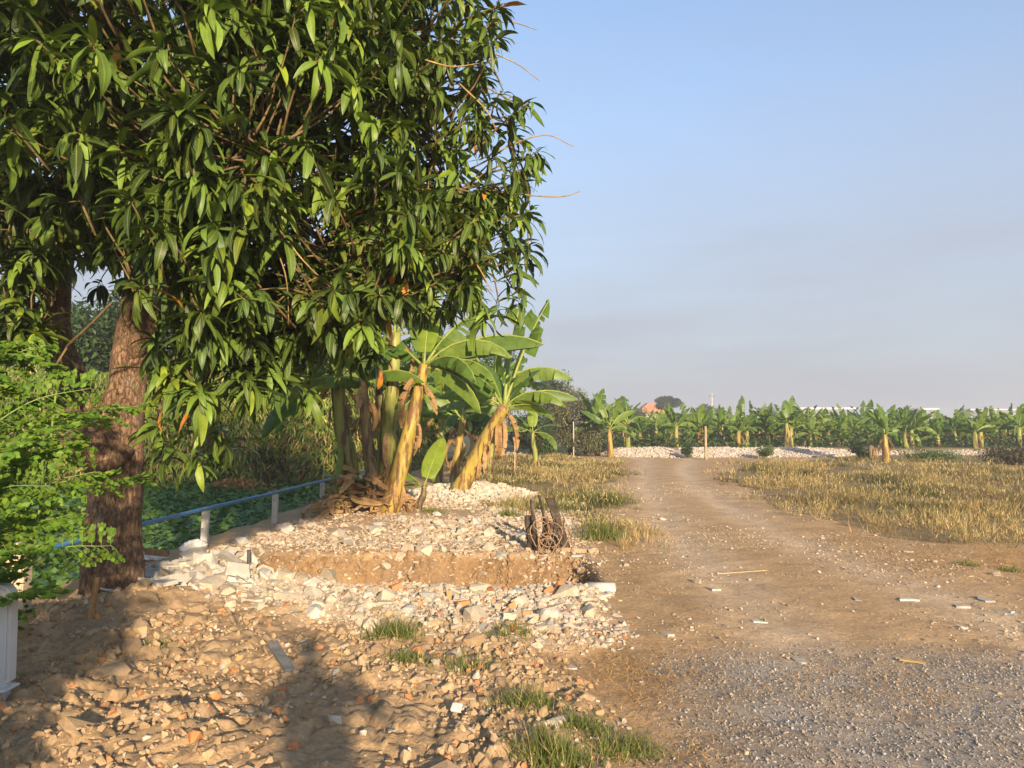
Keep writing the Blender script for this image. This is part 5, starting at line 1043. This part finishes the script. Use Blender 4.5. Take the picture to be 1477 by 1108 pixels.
# white plastic barrier
m_plas = mat_plain('white_plastic', (.50, .50, .48), .5, .06, 4, .4)
BX, BY = -2.70, 4.10; bz = float(H(BX - .1, BY)); BW, BH = 1.0, .62; root = np.array([BX - BW / 2, BY, bz]); t = thing('plastic_barrier', 'white plastic barrier panel with rounded corners standing on the clay', 'barrier', tuple(root))
def rrect(x0, x1, z0, z1, rad, seg=6):
    P = []
    for cx, cz, a0 in ((x1 - rad, z1 - rad, 0), (x0 + rad, z1 - rad, 90), (x0 + .012, z0 + .012, 180), (x1 - .012, z0 + .012, 270)):
        for k in range(seg + 1): a = R(a0 + 90 * k / seg); q = rad if a0 < 180 else .012; P.append((cx + q * math.cos(a), cz + q * math.sin(a)))
    return P
def ring(name, outer, inner, th, yoff=0):
    bm = bmesh.new(); n = len(outer); vo = [[bm.verts.new((p_[0], yoff + s * th / 2, p_[1])) for p_ in lp] for s in (-1, 1) for lp in (outer, inner)]
    for i in range(n):
        j = (i + 1) % n; bm.faces.new((vo[0][i], vo[0][j], vo[1][j], vo[1][i])); bm.faces.new((vo[3][i], vo[3][j], vo[2][j], vo[2][i])); bm.faces.new((vo[2][i], vo[2][j], vo[0][j], vo[0][i])); bm.faces.new((vo[1][i], vo[1][j], vo[3][j], vo[3][i]))
    bmesh.ops.recalc_face_normals(bm, faces=list(bm.faces)); return bm_mesh(name, bm, m_plas)
hw = BW / 2
link('frame', ring('frame', rrect(-hw, hw, .10, BH, .07), rrect(-hw + .075, hw - .075, .20, BH - .09, .03), .055), t)
link('rim', ring('rim', rrect(-hw + .018, hw - .018, .118, BH - .018, .055), rrect(-hw + .034, hw - .034, .134, BH - .034, .045), .072), t)
for k in range(3):
    xx = -hw + .25 + k * .25; bm = bmesh.new(); box_bm(bm, (xx, 0, .365), (.04, .04, .345)); link('slat', bm_mesh('slat', bm, m_plas, False, .004), t)
for xx in (-hw + .05, hw - .05):
    bm = bmesh.new(); box_bm(bm, (xx, 0, .04), (.055, .05, .14)); box_bm(bm, (xx, -.045, .03), (.05, .04, .12)); leg = link('leg', bm_mesh('leg', bm, m_plas, False, .004), t)
    for zz in (-.02, .07): bm = bmesh.new(); box_bm(bm, (xx + .012, -.015, zz), (.10, .13, .014)); link('foot_flange', bm_mesh('foot_flange', bm, m_plas, False, .004), leg)

# ------------------------------------------------------------------ far buildings and pole
m_roof = mat_plain('orange_roof_tile', (.46, .17, .075), .7, .2, 1.5); m_wall = mat_plain('cream_wall', (.50, .44, .34), .8, .1, 2); m_wroof = mat_plain('white_sheet_roof', (.62, .60, .56), .5, .06, .5); m_gwall = mat_plain('grey_shed_wall', (.20, .20, .20), .8, .1, .5); m_glass = mat_plain('dark_window', (.03, .035, .04), .2, .1, 2)
x = (938 - 738.5) / FPX * 150; t = thing('house', 'cream house with an orange hipped roof beyond the plantation', 'house', (x, 150, 0))
bm = bmesh.new(); box_bm(bm, (0, 0, 1.65), (5.6, 6, 3.3)); link('wall', bm_mesh('wall', bm, m_wall), t)
bm = bmesh.new(); g = box_bm(bm, (0, 0, 4.3), (6.4, 7, 2.0))
for v in g:
    if v.co.z > 4.3: v.co.x *= .22; v.co.y *= .4
roof = link('roof', bm_mesh('roof', bm, m_roof), t)
for xx in (-1.6, 1.6): bm = bmesh.new(); box_bm(bm, (xx, -3.02, 1.5), (1.1, .06, 1.2)); link('window', bm_mesh('window', bm, m_glass), t)
def shed(label, px0, px1, d_, ztop, eave):
    xa, xb = (px0 - 738.5) / FPX * d_, (px1 - 738.5) / FPX * d_; w = xb - xa; t = thing('shed', label, 'shed', ((xa + xb) / 2, d_, 0)); bm = bmesh.new(); box_bm(bm, (0, 6, (ztop - eave) / 2), (w, 12, ztop - eave)); link('wall', bm_mesh('wall', bm, m_gwall), t)
    bm = bmesh.new(); g = box_bm(bm, (0, 6, ztop - eave / 2 + .03), (w + .8, 13, eave))
    for v in g:
        if v.co.z > ztop - eave / 2 and abs(v.co.y - 6) > 1: v.co.z -= .0
    link('roof', bm_mesh('roof', bm, m_wroof), t)
    for k in range(int(w // 4)):
        bm = bmesh.new(); box_bm(bm, (-w / 2 + 2 + k * 4, -.03, ztop * .45), (2.2, .06, 2.0)); link('window', bm_mesh('window', bm, m_glass), t)
shed('long grey shed with a pale sheet roof beyond the plantation', 1152, 1232, 240, 6.0, .55); shed('second far shed whose pale roof just clears the banana tops', 1326, 1352, 300, 6.9, .6); shed('long low far shed at the end of the banana rows', 1400, 1500, 330, 7.1, .5)
x = (1027 - 738.5) / FPX * 150; t = thing('utility_pole', 'thin utility pole rising beyond the banana rows', 'pole', (x, 150, 0)); link('shaft', tube_mesh('shaft', [(0, 0, -.3), (0, 0, 7.3)], [.15, .10], m_greyc, 8), t); bm = bmesh.new(); box_bm(bm, (0, -.12, 6.7), (1.3, .1, .1)); link('crossarm', bm_mesh('crossarm', bm, m_trunk), t)
for xx in (-.5, .5): link('insulator', tube_mesh('insulator', [(xx, -.12, 6.76), (xx, -.12, 6.98)], [.06, .04], m_pale, 6), t)

# ------------------------------------------------------------------ the person taking the picture (stands behind the lens; their shadow falls across the clods)
m_cloth = mat_plain('dark_shirt', (.06, .07, .10), .8, .1, 20)
J = [(0, 0, .98), (0, 0, 1.2), (0, 0, 1.40), (0, .02, 1.50), (0, .04, 1.60), (0, .04, 1.70), (-.10, 0, .92), (-.12, .02, .50), (-.13, 0, .08), (-.13, .14, .03), (.10, 0, .92), (.12, .02, .50), (.13, 0, .08), (.13, .14, .03), (-.19, 0, 1.40), (-.34, .10, 1.22), (-.12, .26, 1.46), (.19, 0, 1.40), (.34, .10, 1.22), (.12, .26, 1.46)]
E = [(0, 1), (1, 2), (2, 3), (3, 4), (4, 5), (0, 6), (6, 7), (7, 8), (8, 9), (0, 10), (10, 11), (11, 12), (12, 13), (2, 14), (14, 15), (15, 16), (2, 17), (17, 18), (18, 19)]
RD = [.15, .145, .15, .06, .095, .085, .095, .07, .048, .04, .095, .07, .048, .04, .07, .048, .035, .07, .048, .035]
me = bpy.data.meshes.new('person'); me.from_pydata(J, E, []); me.materials.append(m_cloth); per = link('person', me, None, (.32, -.48, float(H(np.array(.32), np.array(-.48)))))
md = per.modifiers.new('skin', 'SKIN'); me.skin_vertices[0].data[0].use_root = True
for i, q in enumerate(RD): me.skin_vertices[0].data[i].radius = (q, q * .8)
per.modifiers.new('sub', 'SUBSURF').render_levels = 2; tag(per, 'person in dark clothes with elbows raised holding up a phone', 'person')

# ------------------------------------------------------------------ haze over the flat land
HAZE = 0.0019
mh = bpy.data.materials.new('haze'); mh.use_nodes = True; nt = mh.node_tree; nt.nodes.clear(); o_ = nt.nodes.new('ShaderNodeOutputMaterial'); pv = nt.nodes.new('ShaderNodeVolumePrincipled')
pv.inputs['Color'].default_value = (.93, .94, .97, 1); pv.inputs['Density'].default_value = HAZE; pv.inputs['Anisotropy'].default_value = .2; nt.links.new(pv.outputs[0], o_.inputs['Volume'])
USE_HAZE = True
if USE_HAZE:
    bm = bmesh.new(); box_bm(bm, (0, 2900, 5.5), (8200, 6500, 14)); hz = link('haze', bm_mesh('haze', bm, mh)); tag(hz, 'thin pale haze over the flat fields', 'haze', None, 'stuff')
